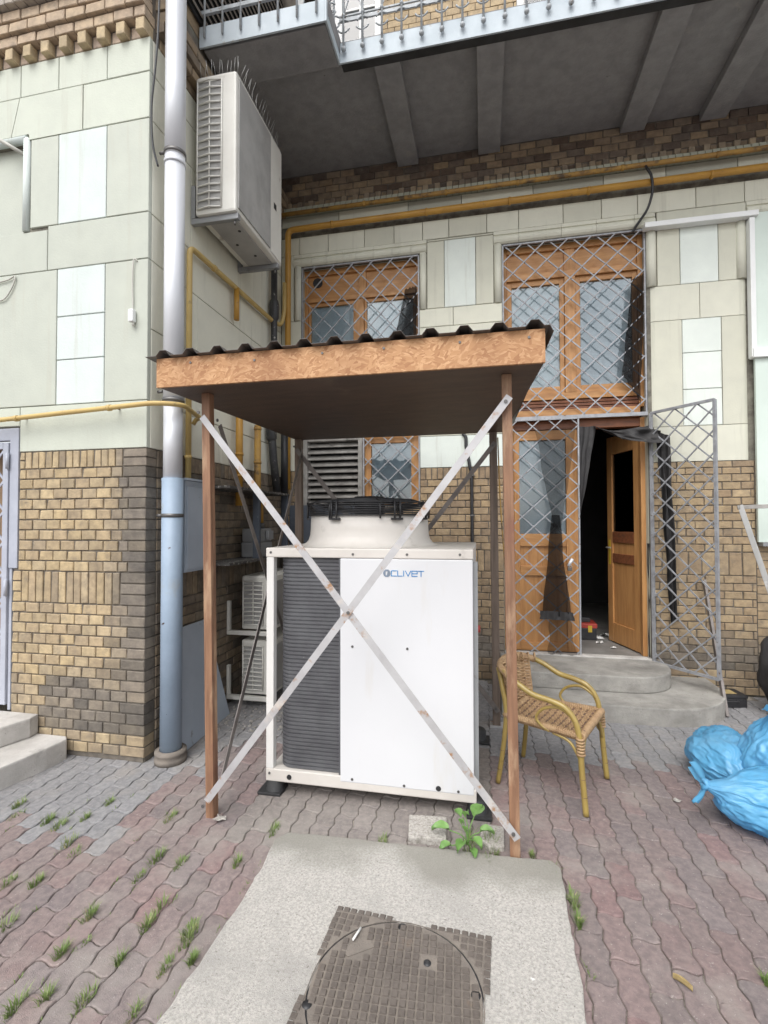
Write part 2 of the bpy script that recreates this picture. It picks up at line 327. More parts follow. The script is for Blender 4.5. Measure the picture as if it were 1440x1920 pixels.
# ------------------------------------------------------------ ground and paving
XC, WA, WB = -2.154, 2.784, 4.93
g = MB(); g.add([(-150, -150, -.014), (150, -150, -.014), (150, 150, -.014), (-150, 150, -.014)], [(0, 1, 2, 3)])
tag(g.build('ground', M['yard']), kind='structure')
PW, PL, AMP = .1, .208, .0085
def tri(t):
    t = t % 1.0
    return (4*t if t < .25 else 2-4*t if t < .75 else 4*t-4)
def paver_outline(inset):
    def sx(y): return AMP*max(-.8, min(.8, 1.25*tri(y/.104)))
    def sy(x): return .007*math.sin(2*math.pi*x/PW)
    k = 9; pts = []
    ys = [PL*i/8 for i in range(9)]
    top = PL; h = inset
    for y in ys: pts.append((-PW/2+h+sx(y), -PL/2+min(max(y, h), top-h), 'l'))
    body = []
    L_ = [(-PW/2+h+sx(y), -PL/2+min(max(y, h), PL-h)) for y in ys]
    R_ = [(PW/2-h+sx(y), -PL/2+min(max(y, h), PL-h)) for y in ys]
    T_ = [(-PW/2+PW*i/5+sx(0), PL/2-h+sy(PW*i/5)) for i in range(1, 5)]
    B_ = [(-PW/2+PW*i/5+sx(0), -PL/2+h+sy(PW*i/5)) for i in range(1, 5)]
    return R_+T_[::-1]+L_[::-1]+B_          # counter-clockwise
def paver_mb(mb, cx, cy, cz, tx=0, ty=0, j=.0017, var=None):
    o1 = paver_outline(j); o2 = paver_outline(j+.0035); n = len(o1)
    pr = random.Random(var if var is not None else rnd.randint(0, 10**6))
    dj = [(pr.uniform(-.0011, .0011), pr.uniform(-.0011, .0011)) for _ in range(n)]
    o1 = [(x+a, y+b) for (x, y), (a, b) in zip(o1, dj)]; o2 = [(x+a+pr.uniform(-.0012, .0012), y+b+pr.uniform(-.0012, .0012)) for (x, y), (a, b) in zip(o2, dj)]
    if pr.random() < .5:
        q = pr.choice((0, 8, 13, 21)) % n
        for e_ in (-1, 0, 1): x, y = o2[(q+e_) % n]; o2[(q+e_) % n] = (x*(1-.10*pr.random()), y*(1-.06*pr.random()))
    def P(x, y, z): return (cx+x, cy+y, cz+z+x*tx+y*ty)
    vs = [P(x, y, -.03) for x, y in o1]+[P(x, y, -.004) for x, y in o1]+[P(x, y, 0) for x, y in o2]
    fs = [tuple(range(2*n, 3*n))]
    for r in (0, 1):
        for i in range(n): fs.append((r*n+i, r*n+(i+1) % n, (r+1)*n+(i+1) % n, (r+1)*n+i))
    mb.add(vs, fs); return 1+2*n
def in_slab(x, y): return -.90 < x < .27 and y < 2.20
def pcolor(x, y):
    jx = x+rnd.uniform(-.05, .05); jy = y+rnd.uniform(-.07, .07)
    grey = (jx < -1.86 and jy > 2.06+max(0, (jx+2.2))*.25) or (jx < -1.70 and jy > 2.68) or jy > 3.36
    k = rnd.uniform(.93, 1.07)
    if grey: c = (.31, .305, .305)
    elif -1.3 < x < 0.05 and y > 2.3: c = (.29, .258, .235)
    else:
        c = rnd.choice(((.285, .228, .215), (.275, .228, .215), (.262, .22, .212), (.295, .225, .212)))
        if rnd.random() < .02: c = (.30, .21, .20)
    if x > .35: k *= .92
    return tuple(v*k for v in c)
paving = MB(); cells = []
base = MB().add([(-3.4, .55, -.010), (3.5, .55, -.010), (3.5, 4.93, -.010), (-3.4, 4.93, -.010)], [(0, 1, 2, 3)])
paving_ob = tag(base.build('paving', M['soil']), kind='structure')
f_, cyaw, syaw = 909.4, math.cos(.20257), math.sin(.20257)
def pix(x, y, z):
    dx, dy, dz = x, y, z-1.55
    r = dx*cyaw+dy*syaw; fw = -dx*syaw+dy*cyaw
    return 720+f_*r/max(fw, .01), 980-f_*dz/max(fw, .01), fw
for k in range(-17, 54):
    cx = -1.72+.1*k; off = 0 if k % 2 == 0 else .104
    for j in range(-7, 17):
        cy = 1.886+off+.208*j-.104
        if not (.6 < cy < 4.9) or in_slab(cx, cy): continue
        if cx < -2.2 and cy > WA+.12: continue
        cells.append((cx, cy))
def visible(x, y):
    u, v, w = pix(x, y, 0)
    return w > .2 and -30 < u < 1470 and v < 1960
vis = sorted([c for c in cells if visible(*c)], key=lambda c: -1/pix(c[0], c[1], 0)[2])
single = set(vis[:300])
pmes = []
for v_ in range(9):
    pm = MB(); paver_mb(pm, 0, 0, 0, var=v_); pmes.append(pm.mesh('paver', M['paver'], colors='white'))
rest = MB(); rcol = []
for cx, cy in cells:
    c = pcolor(cx, cy); z = rnd.uniform(-.0045, .0015); tx, ty = rnd.uniform(-.016, .016), rnd.uniform(-.012, .012)
    if (cx, cy) in single:
        o = link('paver', rnd.choice(pmes), paving_ob); o.location = (cx, cy, z); o.rotation_euler = (ty, -tx, rnd.uniform(-.012, .012)); o.color = (*c, 1)
    else:
        nf = paver_mb(rest, cx, cy, z, tx, ty); rcol += [c]*nf
ro = rest.build('paver_field', M['paver'], paving_ob, colors=rcol); ro.color = (1, 1, 1, 1); tag(ro, kind='stuff')

def slab_stain(m):
    nt = m.node_tree; N = nt.nodes; L = nt.links; b = N['Principled BSDF']; src = b.inputs['Base Color'].links[0].from_socket
    geo = N.new('ShaderNodeNewGeometry'); sp = N.new('ShaderNodeSeparateXYZ'); L.new(geo.outputs['Position'], sp.inputs[0])
    nz = N.new('ShaderNodeTexNoise'); nz.inputs['Scale'].default_value = 3.2; nz.inputs['Detail'].default_value = 8; L.new(geo.outputs['Position'], nz.inputs['Vector'])
    ma = N.new('ShaderNodeMath'); ma.operation = 'MULTIPLY_ADD'; ma.inputs[1].default_value = .55; L.new(nz.outputs['Fac'], ma.inputs[0]); L.new(sp.outputs['Y'], ma.inputs[2])
    mr = N.new('ShaderNodeMapRange'); mr.inputs['From Min'].default_value = 2.36; mr.inputs['From Max'].default_value = 2.50; mr.inputs['To Max'].default_value = .8; L.new(ma.outputs[0], mr.inputs['Value'])
    x = N.new('ShaderNodeMix'); x.data_type = 'RGBA'; L.new(mr.outputs[0], x.inputs['Factor']); L.new(src, x.inputs['A']); x.inputs['B'].default_value = (.25, .24, .205, 1)
    L.new(x.outputs['Result'], b.inputs['Base Color'])
slab_stain(M['slab'])
# concrete slab with the manhole
def slab_pt(x, y): return (x+(y-2.3)*.03, y+(x+1.02)*.03)
outl = [(-1.0, 2.22), (-.95, 2.285)]+[(-.95+.155*i, 2.29+rnd.uniform(-.007, .007)) for i in range(1, 8)]+[(.285, 2.295), (.325, 2.25)]
outl += [(.325+rnd.uniform(-.005, .005), 2.25-.14*i) for i in range(1, 12)]+[(.32, .5), (-.94, .5)]+[(-.96+rnd.uniform(-.005, .004), .65+.15*i) for i in range(0, 10)]
dense = []
for i in range(len(outl)):
    p0, p1 = Vector(outl[i]), Vector(outl[(i+1) % len(outl)]); n = max(1, int((p1-p0).length/.03))
    for k in range(n):
        q = p0.lerp(p1, k/n); dn = Vector((p1.y-p0.y, p0.x-p1.x)).normalized() if (p1-p0).length else Vector((0, 0))
        q = q+dn*(.008*noise.noise(Vector((q.x*14, q.y*14, 2)))+.005*noise.noise(Vector((q.x*45, q.y*45, 5)))); dense.append((q.x, q.y))
outl = [slab_pt(*p) for p in dense][::-1]
mh = Vector((-.292, 1.575)); rot = -.045; HS = .305
def rp(x, y): return (mh.x+x*math.cos(rot)-y*math.sin(rot), mh.y+x*math.sin(rot)+y*math.cos(rot))
sb = MB(); sb.prism(outl, -.05, .022)
slab = tag(sb.build('concrete_slab', M['slab'], bevel=.006), kind='structure')
mt = thing('manhole_cover', 'rusty square cast iron manhole with round studded lid set in concrete slab', 'manhole', (mh.x, mh.y, .02), rot)
MB().box(-HS+.025, HS-.025, -HS+.025, HS-.025, -.01, .0025).build('bed', M['black'], mt, world=False)
fr = MB(); n = 40; RI = .287
ring = [(RI*math.cos(2*math.pi*i/n), RI*math.sin(2*math.pi*i/n)) for i in range(n)]
sq = []
for x, y in ring:
    m_ = max(abs(x), abs(y)); sq.append((x/m_*(HS-.022), y/m_*(HS-.022)))
vs = [(x, y, .006) for x, y in ring]+[(x, y, .006) for x, y in sq]+[(x, y, -.02) for x, y in ring]
fr.add(vs, [(i, n+i, n+(i+1) % n, (i+1) % n)[::-1] for i in range(n)]+[(i, (i+1) % n, 2*n+(i+1) % n, 2*n+i)[::-1] for i in range(n)])
frm = fr.build('frame', M['iron'], mt, world=False)
ld = MB(); R2 = .281
circ = [(R2*math.cos(2*math.pi*i/48), R2*math.sin(2*math.pi*i/48)) for i in range(48)]
ld.prism(circ, -.02, .005)
lid = ld.build('lid', M['iron'], mt, world=False)
st = MB(); sf = MB(); p = .0287
def stud(mb, x, y, h=.0065, s_=.0096):
    mb.add([(x-s_-.002, y-s_-.002, .004), (x+s_+.002, y-s_-.002, .004), (x+s_+.002, y+s_+.002, .004), (x-s_-.002, y+s_+.002, .004)] +
           [(x+a*s_, y+b*s_, .004+h) for a, b in ((-1, -1), (1, -1), (1, 1), (-1, 1))], [(4, 5, 6, 7), (0, 1, 5, 4), (1, 2, 6, 5), (2, 3, 7, 6), (3, 0, 4, 7)])
for i in range(-10, 11):
    for j in range(-10, 11):
        x, y = i*p, j*p
        ca, sa = math.cos(.1), math.sin(.1); xr, yr = x*ca-y*sa, x*sa+y*ca
        if math.hypot(xr, yr) < R2-.016:
            u = (xr+.165)*.5+(yr-.13)*.86; v_ = -(xr+.165)*.86+(yr-.13)*.5
            if abs(u) < .05 and abs(v_) < .035: continue
            if abs(xr-.085) < .028 and abs(yr-.135) < .028: continue
            stud(st, x, y)
        if math.hypot(x, y) > RI+.012 and max(abs(x), abs(y)) < HS-.002: stud(sf, x+rnd.uniform(-.001, .001), y+rnd.uniform(-.001, .001), h=.0055 if max(abs(x), abs(y)) < HS-.04 else .0035+.003*rnd.random())
o = st.build('raised_grid', M['stud'], lid, world=False); o.rotation_euler = (0, 0, .1); tag(o, kind='stuff')
tag(sf.build('raised_grid', M['stud'], frm, world=False), kind='stuff')
kh = MB(); kh.lathe([(.013, .0), (.013, .008), (.0, .0082)], (.085, .135, 0), 14); kh.build('lifting_hole', M['black'], lid, world=False)
kh = MB(); kh.prism([(-.225, .115), (-.19, .09), (-.11, .15), (-.13, .175), (-.165, .165)], 0, .0085); kh.build('name_plate', M['iron'], lid, world=False)
for i, (x, y) in enumerate(((-.262, -.10), (.255, .06), (-.03, .262))):
    k = MB(); k.lathe([(.016, 0), (.016, .0065), (0, .0067)], (x, y, 0), 12); k.build('lug_recess', M['black'], lid, world=False)
for i, (pl, lab) in enumerate((([(-.391, 2.538), (-.197, 2.556), (-.185, 2.372), (-.368, 2.356)], 'pale rough stone block at slab edge below the chiller'),
                               ([(-.02, 2.55), (.09, 2.54), (.087, 2.385), (.02, 2.37), (-.03, 2.42)], 'grey stone block wedged beside the right front shelter post'))):
    b = MB(); b.prism(pl[::-1], -.03, .03-.006*i); tag(b.build('stone_block', M['granite'], bevel=.008), lab, 'stone block', 'loose stone blocks at the slab edge')

# ------------------------------------------------------------ masonry helpers
_bm = {}
def brick_mesh(w, h, d, ch=.003, key='brick', m='brick'):
    var = rnd.randint(0, 4) if key == 'brick' else 0
    k = (round(w, 3), round(h, 3), round(d, 3), ch, key, var)
    if k not in _bm:
        b = MB(); x, z = w/2, h
        vs = [(-x, d, 0), (x, d, 0), (x, d, z), (-x, d, z), (-x, ch, 0), (x, ch, 0), (x, ch, z), (-x, ch, z),
              (-x+ch, 0, ch), (x-ch, 0, ch), (x-ch, 0, z-ch), (-x+ch, 0, z-ch)]
        if key == 'brick':
            jr = random.Random(var*31+7); J = lambda a: jr.uniform(-a, a)
            vs = vs[:4]+[(a_+J(.0012), b_, c_+J(.0012)) for a_, b_, c_ in vs[4:8]]+[(a_+J(.0012), b_+J(.0008), c_+J(.0012)) for a_, b_, c_ in vs[8:]]
            q_ = jr.randint(0, 3)
            if var > 1: sx_ = -1 if vs[8+q_][0] > 0 else 1; sz_ = 1 if q_ < 2 else -1; a_, b_, c_ = vs[8+q_]; vs[8+q_] = (a_+sx_*.006, b_+.001, c_+sz_*.004); a_, b_, c_ = vs[4+q_]; vs[4+q_] = (a_+sx_*.002, b_+.004, c_+sz_*.002)
        fs = [(8, 9, 10, 11)]
        for q, r in ((0, 4), (4, 8)):
            for i in range(4): fs.append((q+i, q+(i+1) % 4, r+(i+1) % 4, r+i))
        b.add(vs, fs); _bm[k] = b.mesh(key, M[m], colors='white')
    return _bm[k]
def piece(name, parent, wall, u0, u1, z0, z1, col, proud=0, d=.04, ch=.003, gap=.0035, m='brick'):
    """a brick or stone on wall A/B (u is X) or C (u is Y)"""
    w, h = u1-u0-2*gap, z1-z0-2*gap
    if w < .01 or h < .01: return
    o = bpy.data.objects.new(name, brick_mesh(w, h, d, ch, name, m)); COL.objects.link(o); o.parent = parent
    uc = (u0+u1)/2
    if wall == 'C': o.location = (XC+proud, uc, z0+gap); o.rotation_euler = (0, 0, math.pi/2)
    else: o.location = (uc, (WA if wall == 'A' else WB)-proud, z0+gap)
    o.color = (*col, 1); return o
OCH = [(.50, .385, .225), (.48, .37, .22), (.535, .42, .255), (.46, .355, .22), (.51, .40, .25), (.44, .34, .215)]
BRN = [(.43, .315, .185), (.39, .285, .17), (.46, .34, .205), (.36, .26, .16), (.33, .24, .15)]
SOOT_DARK = [(.21, .185, .155), (.16, .142, .12), (.25, .215, .175), (.14, .127, .112)]
def mixc(a, b, t): return tuple(x*(1-t)+y*t for x, y in zip(a, b))
def bcolA(u, z):
    c = rnd.choice(OCH); k = 0
    if u > -2.45: k = max(k, min(1, (u+2.5)/.22))          # sooty quoin
    if z < .55: k = max(k, min(1, (.62-z)/.22)) * (1 if u > -2.95 else .3)
    if z > 2.3: k *= .35
    if z < .16: k = .35
    k = min(.95, max(0, k+rnd.uniform(-.22, .25)))
    if rnd.random() < .06: k = max(k, .35)
    f = rnd.uniform(.93, 1.07); return tuple(v*f for v in mixc(c, rnd.choice(SOOT_DARK), k))
def bcolB(u, z):
    c = rnd.choice(BRN) if u < .3 else mixc(rnd.choice(BRN), rnd.choice(OCH), rnd.random()*.65)
    k = rnd.uniform(0, .2)
    if z < .5: k = max(k, min(1, (.6-z)/.3)+rnd.uniform(-.25, .1))
    if z < .16: k = .2
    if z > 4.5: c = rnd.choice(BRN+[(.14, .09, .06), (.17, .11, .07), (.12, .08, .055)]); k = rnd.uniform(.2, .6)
    return mixc(c, rnd.choice(SOOT_DARK), max(0, min(.95, k)))
def bcolC(u, z): return mixc(rnd.choice(BRN), rnd.choice(SOOT_DARK), rnd.uniform(.45, .9) if z < 2.2 else rnd.uniform(.2, .6))  # whole side wall mixed towards the dark brick tones, more in lower courses
def course(parent, wall, u0, u1, z0, z1, bw, cf, off=0, proud=0, holes=(), d=.04, gap=.0045, jit=.0025):
    u = u0-off
    while u < u1-.012:
        a, b = max(u, u0), min(u+bw, u1)
        if u1-b < .03: b = u1
        ok = b-a > .025
        for (ha, hb, hz0, hz1) in holes:
            if z1 > hz0+.005 and z0 < hz1-.005 and b > ha and a < hb:
                if a < ha-.03: b = ha
                elif b > hb+.03: a = hb
                else: ok = False
        if ok: piece('brick', parent, wall, a, b, z0, z1, cf((a+b)/2, z0), proud+rnd.uniform(-jit, jit), d, .003, gap)
        u += bw if b < u1 or True else 0
SL, SG, SW = (.55, .58, .495), (.495, .52, .45), (.62, .68, .65)    # painted stone: pale, greyish, whitish panel
def sc(c):
    f = rnd.uniform(.975, 1.025); return tuple(v*f for v in c)
def stones(parent, wall, rows):
    for u0, u1, z0, z1, c in rows:
        piece('stone', parent, wall, u0, u1, z0, z1, sc(c), rnd.uniform(-.001, .001), .03, .003, .0028, 'stone')

# ------------------------------------------------------------ wall A: projecting front wall
core = MB(); y0, y1 = WA+.014, WA+.36
core.box(-3.165, XC-.014, y0, y1, 1.2, 2.22).box(-3.208, XC-.014, y0, y1, -.3, 1.2).box(-6, -4.25, y0, y1, -.3, 2.22).box(-6, -3.165, y0, y1, 2.22, 3.59).box(-3.165, XC-.014, y0, y1, 2.22, 9)
core.box(-6, -3.165, y0, y1, 4.25, 9).box(-6, -3.165, y0+.07, y1, 3.59, 4.25).box(-4.25, -3.165, y0+.3, y1, -.3, .25)
wallA = tag(core.build('front_wall', M['joint']), 'sunlit projecting wall of pale stone slabs over yellow brick at left', 'wall')
mo = MB(); mo.box(-3.2, XC-.0145, WA+.0095, WA+.013, 0, 2.05).box(-6, XC-.0145, WA+.0095, WA+.013, 4.8, 9); mo.build('mortar_bed', M['mortar'], wallA)
# stone slabs
rows = [(-6, -3.193, 4.562, 4.797, SL), (-3.193, -2.875, 4.562, 4.797, SL), (-2.875, -2.485, 4.562, 4.797, SL), (-2.485, XC, 4.562, 4.797, SL),
        (-2.675, XC, 4.246, 4.562, SL), (-3.10, -2.868, 3.614, 4.246, SG), (-2.868, -2.482, 3.614, 4.246, SW), (-2.482, XC, 3.614, 4.246, SG),
        (-6, -2.95, 3.3, 3.59, SG), (-2.95, XC, 3.3, 3.614, SG), (-6, -2.866, 2.36, 3.3, SG), (-2.866, -2.485, 2.967, 3.3, SW), (-2.866, -2.485, 2.668, 2.967, SW),
        (-2.866, -2.485, 2.36, 2.668, SW), (-2.485, XC, 2.36, 3.3, SG), (-3.16, XC, 2.045, 2.36, SL), (-6, -3.16, 2.225, 2.36, SL)]
stones(wallA, 'A', rows)
for poly in ([(-3.196, 4.5592), (-2.6778, 4.5592), (-2.6778, 4.2488), (-3.115, 4.2488), (-3.115, 4.29), (-3.265, 4.29)], [(-3.202, 4.5592), (-5.9, 4.5592), (-5.9, 4.29), (-3.271, 4.29)]):
    b = MB(); n = len(poly); b.add([(x, WA, z) for x, z in poly]+[(x, WA+.03, z) for x, z in poly], [tuple(range(n)), tuple(reversed(range(n, 2*n)))]+[(i, (i+1) % n, n+(i+1) % n, n+i) for i in range(n)])
    o = b.build('stone', M['stone'], wallA, colors='white'); o.color = (*SL, 1)
# niche of the blind window: moulded edge and panel
nm = MB()
nm.tube([(-3.137, WA+.012, 3.60), (-3.137, WA+.012, 4.262)], .026, 12); nm.tube([(-6, WA+.012, 4.262), (-3.137, WA+.012, 4.262)], .026, 12)
o = nm.build('niche_moulding', M['stone'], wallA, colors='white'); o.color = (*SW, 1)
o = MB().box(-6, -3.163, WA+.06, WA+.083, 3.592, 4.248).build('niche_panel', M['stone'], wallA, colors='white'); o.color = (*SG, 1)
st_ = MB(); st_.tube([(-3.17, WA+.03, 4.165), (-3.32, WA-.06, 4.245)], .013, 10)
tag(st_.build('conduit_stub', M['pvcgrey']), 'short grey conduit stub poking from the niche corner', 'conduit')
# lower brickwork: soldier, ten courses, tall soldier, thirteen courses
c = bcolA; q0 = -2.385
def soldier(parent, wall, u0, u1, z0, z1, bw, cf, holes=()):
    u = u0
    n = max(1, round((u1-u0)/bw)); w = (u1-u0)/n
    for i in range(n): course(parent, wall, u0+i*w, u0+(i+1)*w, z0, z1, w+.001, cf, holes=holes)
LA = -3.158
soldier(wallA, 'A', LA+.045, -2.335, 1.925, 2.045, .0545, c)
for i in range(2):
    course(wallA, 'A', -2.335, XC, 1.925+.06*i, 1.985+.06*i, .2, c, d=.1); course(wallA, 'A', LA, LA+.045, 1.925+.06*i, 1.985+.06*i, .2, c)
for r in range(10):
    z = 1.225+.07*r; qs = -2.335 if r % 2 else -2.29
    course(wallA, 'A', LA, qs, z, z+.07, .1135, c, off=.057*(r % 2))
    course(wallA, 'A', qs, XC, z, z+.07, .3, c, d=.1)
LB = -3.205
soldier(wallA, 'A', LB+.075, -2.345, 1.01, 1.225, .0615, c)
for i in range(3):
    course(wallA, 'A', -2.345, XC, 1.01+.0717*i, 1.0817+.0717*i, .3, c, d=.1); course(wallA, 'A', LB, LB+.075, 1.01+.0717*i, 1.0817+.0717*i, .3, c)
for r in range(14):
    z = 1.01-.07*(r+1); qs = -2.34 if r % 2 else -2.29
    course(wallA, 'A', LB, qs, z, z+.07, .1135, c, off=.057*(r % 2))
    course(wallA, 'A', qs, XC, z, z+.07, .3, c, d=.1)
# dentil frieze
for i in range(17):
    u = XC-.075-.15*i
    col_ = mixc(rnd.choice(OCH), (.58, .47, .30), .5)
    piece('brick', wallA, 'A', u, u+.068, 4.80, 4.885, col_, .05, .09, .003, .002); piece('brick', wallA, 'A', u-.075, u, 4.80, 4.885, mixc(rnd.choice(BRN), (.52, .42, .34), .7), -.004, .02)
for r, pr in enumerate((.052, .075, .078)):
    course(wallA, 'A', -5.0, XC, 4.888+.075*r, 4.963+.075*r, .155, lambda u, z: mixc(rnd.choice(OCH), (.55, .43, .33), .55), off=.05*r+.03, proud=pr, d=.1)
for i in range(28): piece('brick', wallA, 'A', XC-.075*(i+1), XC-.075*i, 5.113, 5.32, mixc(rnd.choice(BRN), (.40, .38, .35), .7), .12, .15)
mass = MB(); mass.box(-6, XC-.02, WA-.01, WA+.3, 5.33, 9); o = mass.build('upper_masonry', M['brick'], wallA, colors='white'); o.color = (.36, .27, .17, 1)

# ------------------------------------------------------------ wall C: side return
core = MB().box(XC-.4, XC-.014, WA+.3601, WB+.3, -.3, 9)
wallC = tag(core.build('side_wall', M['joint']), 'shaded return wall behind the drainpipe carrying air conditioners and gas pipes', 'wall')
MB().box(XC-.0138, XC-.0095, WA+.02, WB, 0, 2.05).build('mortar_bed', M['mortar'], wallC)
MB().box(XC-.0138, XC-.0095, WA+.02, WB, 4.8, 5.3).build('mortar_bed', M['mortar'], wallC)
CG = (.74, .73, .62)
cs = WA+.033
stones(wallC, 'C', [(cs, 3.35, 4.562, 4.797, CG), (3.35, 4.1, 4.562, 4.797, CG), (4.1, WB, 4.562, 4.797, CG), (cs, 3.8, 4.246, 4.562, CG), (3.8, WB, 4.246, 4.562, CG),
                    (cs, 3.25, 3.614, 4.246, CG), (3.25, 4.2, 3.614, 4.246, CG), (4.2, WB, 3.614, 4.246, CG), (cs, 3.9, 3.3, 3.614, CG), (3.9, WB, 3.3, 3.614, CG),
                    (cs, 3.35, 2.84, 3.3, CG), (3.35, WB, 2.84, 3.3, CG), (cs, 4.0, 2.36, 2.84, CG), (4.0, WB, 2.36, 2.84, CG), (cs, 3.7, 2.045, 2.36, CG), (3.7, WB, 2.045, 2.36, CG)])
cs = WA+.105
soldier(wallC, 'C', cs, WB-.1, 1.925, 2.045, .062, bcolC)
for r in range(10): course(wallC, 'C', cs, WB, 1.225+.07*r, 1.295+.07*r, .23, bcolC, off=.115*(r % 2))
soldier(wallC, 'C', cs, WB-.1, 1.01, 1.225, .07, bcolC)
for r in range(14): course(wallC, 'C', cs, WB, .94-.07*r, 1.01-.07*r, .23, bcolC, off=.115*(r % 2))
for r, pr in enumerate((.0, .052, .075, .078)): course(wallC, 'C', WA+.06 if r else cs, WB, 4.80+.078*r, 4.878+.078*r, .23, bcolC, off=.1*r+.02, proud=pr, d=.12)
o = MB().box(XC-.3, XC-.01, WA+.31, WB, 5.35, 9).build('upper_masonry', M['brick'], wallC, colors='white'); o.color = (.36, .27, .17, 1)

# ------------------------------------------------------------ wall B: recessed facade with door and windows
core = MB(); y0, y1 = WB+.014, WB+.27
O1 = (-1.93, -.635, 1.72, 4.335); O2 = (.195, 1.52, .27, 4.335); O3 = (2.46, 3.9, 1.3, 4.335)
XR = 5.2
core.box(XC, O1[0], y0, y1, -.3, 5.5).box(O1[0], O1[1], y0, y1, -.3, O1[2]).box(O1[1], O2[0], y0, y1, -.3, 5.5).box(O1[0], O1[1], y0, y1, O1[3], 5.5)
core.box(O2[0], O2[1], y0, y1, -.3, .255).box(O2[0], O2[1], y0, y1, O2[3], 5.5).box(O2[1], XR, y0, y1, -.3, 5.5)
wallB = tag(core.build('recessed_wall', M['joint']), 'recessed brown brick and cream stone wall under the balcony with door opening', 'wall')
mo = MB(); yy = (WB+.0095, WB+.0135)
mo.box(XC, O1[0], *yy, 0, 2.1).box(O1[1], O2[0], *yy, 0, 2.1).box(O1[0], O1[1], *yy, 0, 1.72).box(O2[1], XR, *yy, 0, 2.1).box(XC, XR, *yy, 4.96, 5.45)
mo.build('mortar_bed', M['mortar'], wallB)
BG, BL, BW_ = (.60, .595, .49), (.665, .66, .55), (.72, .77, .71)
TOP = 4.465
rows = [(XC, -2.012, 3.742, TOP, BG), (XC, -1.93, 2.9, 3.742, BG), (XC, -1.93, 2.107, 2.9, BL),
        (-.555, -.378, 3.745, 4.44, BG), (-.378, -.062, 3.745, 4.44, BW_), (-.062, .115, 3.745, 4.44, BG),
        (-.635, -.29, 3.555, 3.745, BL), (-.29, .195, 3.555, 3.745, BL), (-.635, .195, 2.95, 3.555, BL), (-.635, .195, 2.43, 2.95, BL), (-.635, .195, 2.107, 2.43, BW_)]
xs = [XC, -1.95, -1.62, -1.22, -.9, -.6, -.33, .05, .36, .78, 1.13, 1.45, 1.95, 2.35, 2.8, 3.3, 4.0, XR]
for i in range(len(xs)-1): rows.append((xs[i], xs[i+1], TOP, 4.66, BL if i % 3 else BG))
xs = [XC, -1.5, -.75, -.2, .5, 1.15, 1.7, 2.3, 3.0, 4.0, XR]
for i in range(len(xs)-1): rows.append((xs[i], xs[i+1], 4.78, 4.89, BG if i % 2 else (.44, .44, .365)))
rows += [(-.555, .115, 4.44, TOP-.003, BG)]
rows += [(1.612, 1.808, 3.76, 4.30, BG), (1.808, 2.128, 3.76, 4.30, BW_), (2.128, 2.278, 3.76, 4.30, BG), (1.612, 2.36, 4.30, TOP, BG),
         (1.815, 2.142, 3.115, 3.43, BW_), (1.815, 2.142, 2.775, 3.115, BW_), (1.815, 2.142, 2.437, 2.775, BW_)]
stones(wallB, 'B', rows)
def curved(x0, x1, z0, z1, colr, lr=0, rr=0, gap=.0028):
    """pilaster stone whose outer edge rounds back into the reveal"""
    pts = []
    x0 += gap if not lr else 0; x1 -= gap if not rr else 0
    pts += [(x0+lr-lr*math.cos(t*math.pi/24), WB+lr-lr*math.sin(t*math.pi/24)) for t in range(13)] if lr else [(x0, WB)]
    pts += [(x1-rr+rr*math.sin(t*math.pi/24), WB+rr-rr*math.cos(t*math.pi/24)) for t in range(13)] if rr else [(x1, WB)]
    pts += [(x1, WB+.19), (x0, WB+.19)] if (lr or rr) else []
    b = MB(); b.prism(pts, z0+gap, z1-gap)
    o = b.build('stone', M['stone'], wallB, colors='white'); o.color = (*sc(colr), 1)
PX0, PX1, RR = 1.515, 2.385, .085
curved(PX0, 1.967, 3.43, 3.76, BL, lr=RR); curved(1.967, PX1, 3.43, 3.76, BL, rr=RR)
curved(PX0, 1.815, 2.437, 3.43, BG, lr=RR); curved(2.142, PX1, 2.437, 3.43, BG, rr=RR)
curved(PX0, PX1, 2.107, 2.437, BL, lr=RR, rr=RR)
for x in (1.565, 2.315):
    b = MB(); b.tube([(x, WB+.02, 3.763), (x, WB+.02, 4.30)], .045, 14); o = b.build('pilaster_roll', M['stone'], wallB, colors='white'); o.color = (*BL, 1)
# roll mouldings round the openings, in separate lengths
def roll(x0, x1, z0, z1, horiz):
    b = MB(); n = 7
    if horiz:
        prof = [(WB+.09, z0), (WB+.03, z0), *[(WB+.03-.05*math.sin(t*math.pi/n), z0+.095*(1-math.cos(t*math.pi/n))/2+.0) for t in range(1, n)], (WB-.004, z0+.095), (WB-.004, z1), (WB+.09, z1)]
        N_ = len(prof); b.add([(x0+.0015, y, z) for y, z in prof]+[(x1-.0015, y, z) for y, z in prof],
                              [tuple(reversed(range(N_))), tuple(range(N_, 2*N_))]+[(i, (i+1) % N_, N_+(i+1) % N_, N_+i) for i in range(N_)])
    else:
        s_ = horiz is False
        b.tube([((x0+x1)/2, WB+.02, z0), ((x0+x1)/2, WB+.02, z1)], (x1-x0)/2*.9, 14)
        b.box(x0+.012, x1-.012, WB+.02, WB+.12, z0, z1)
    o = b.build('moulding', M['stone'], wallB, colors='white'); o.color = (*sc(BL), 1)
for ox0, ox1, cuts in ((-2.012, -.557, (-1.80, -1.45, -1.12, -.72)), (.113, 1.60, (.36, .76, 1.08, 1.42)), (2.36, 4.0, (2.8, 3.2, 3.6))):
    ed = [ox0, *cuts, ox1]
    for i in range(len(ed)-1): roll(ed[i], ed[i+1], 4.335, 4.463, True)
    roll(ox0, ox0+.085, 3.745, 4.335, False)
    if ox1 < 1: roll(ox1-.08, ox1, 3.745, 4.335, False)
rv = MB()
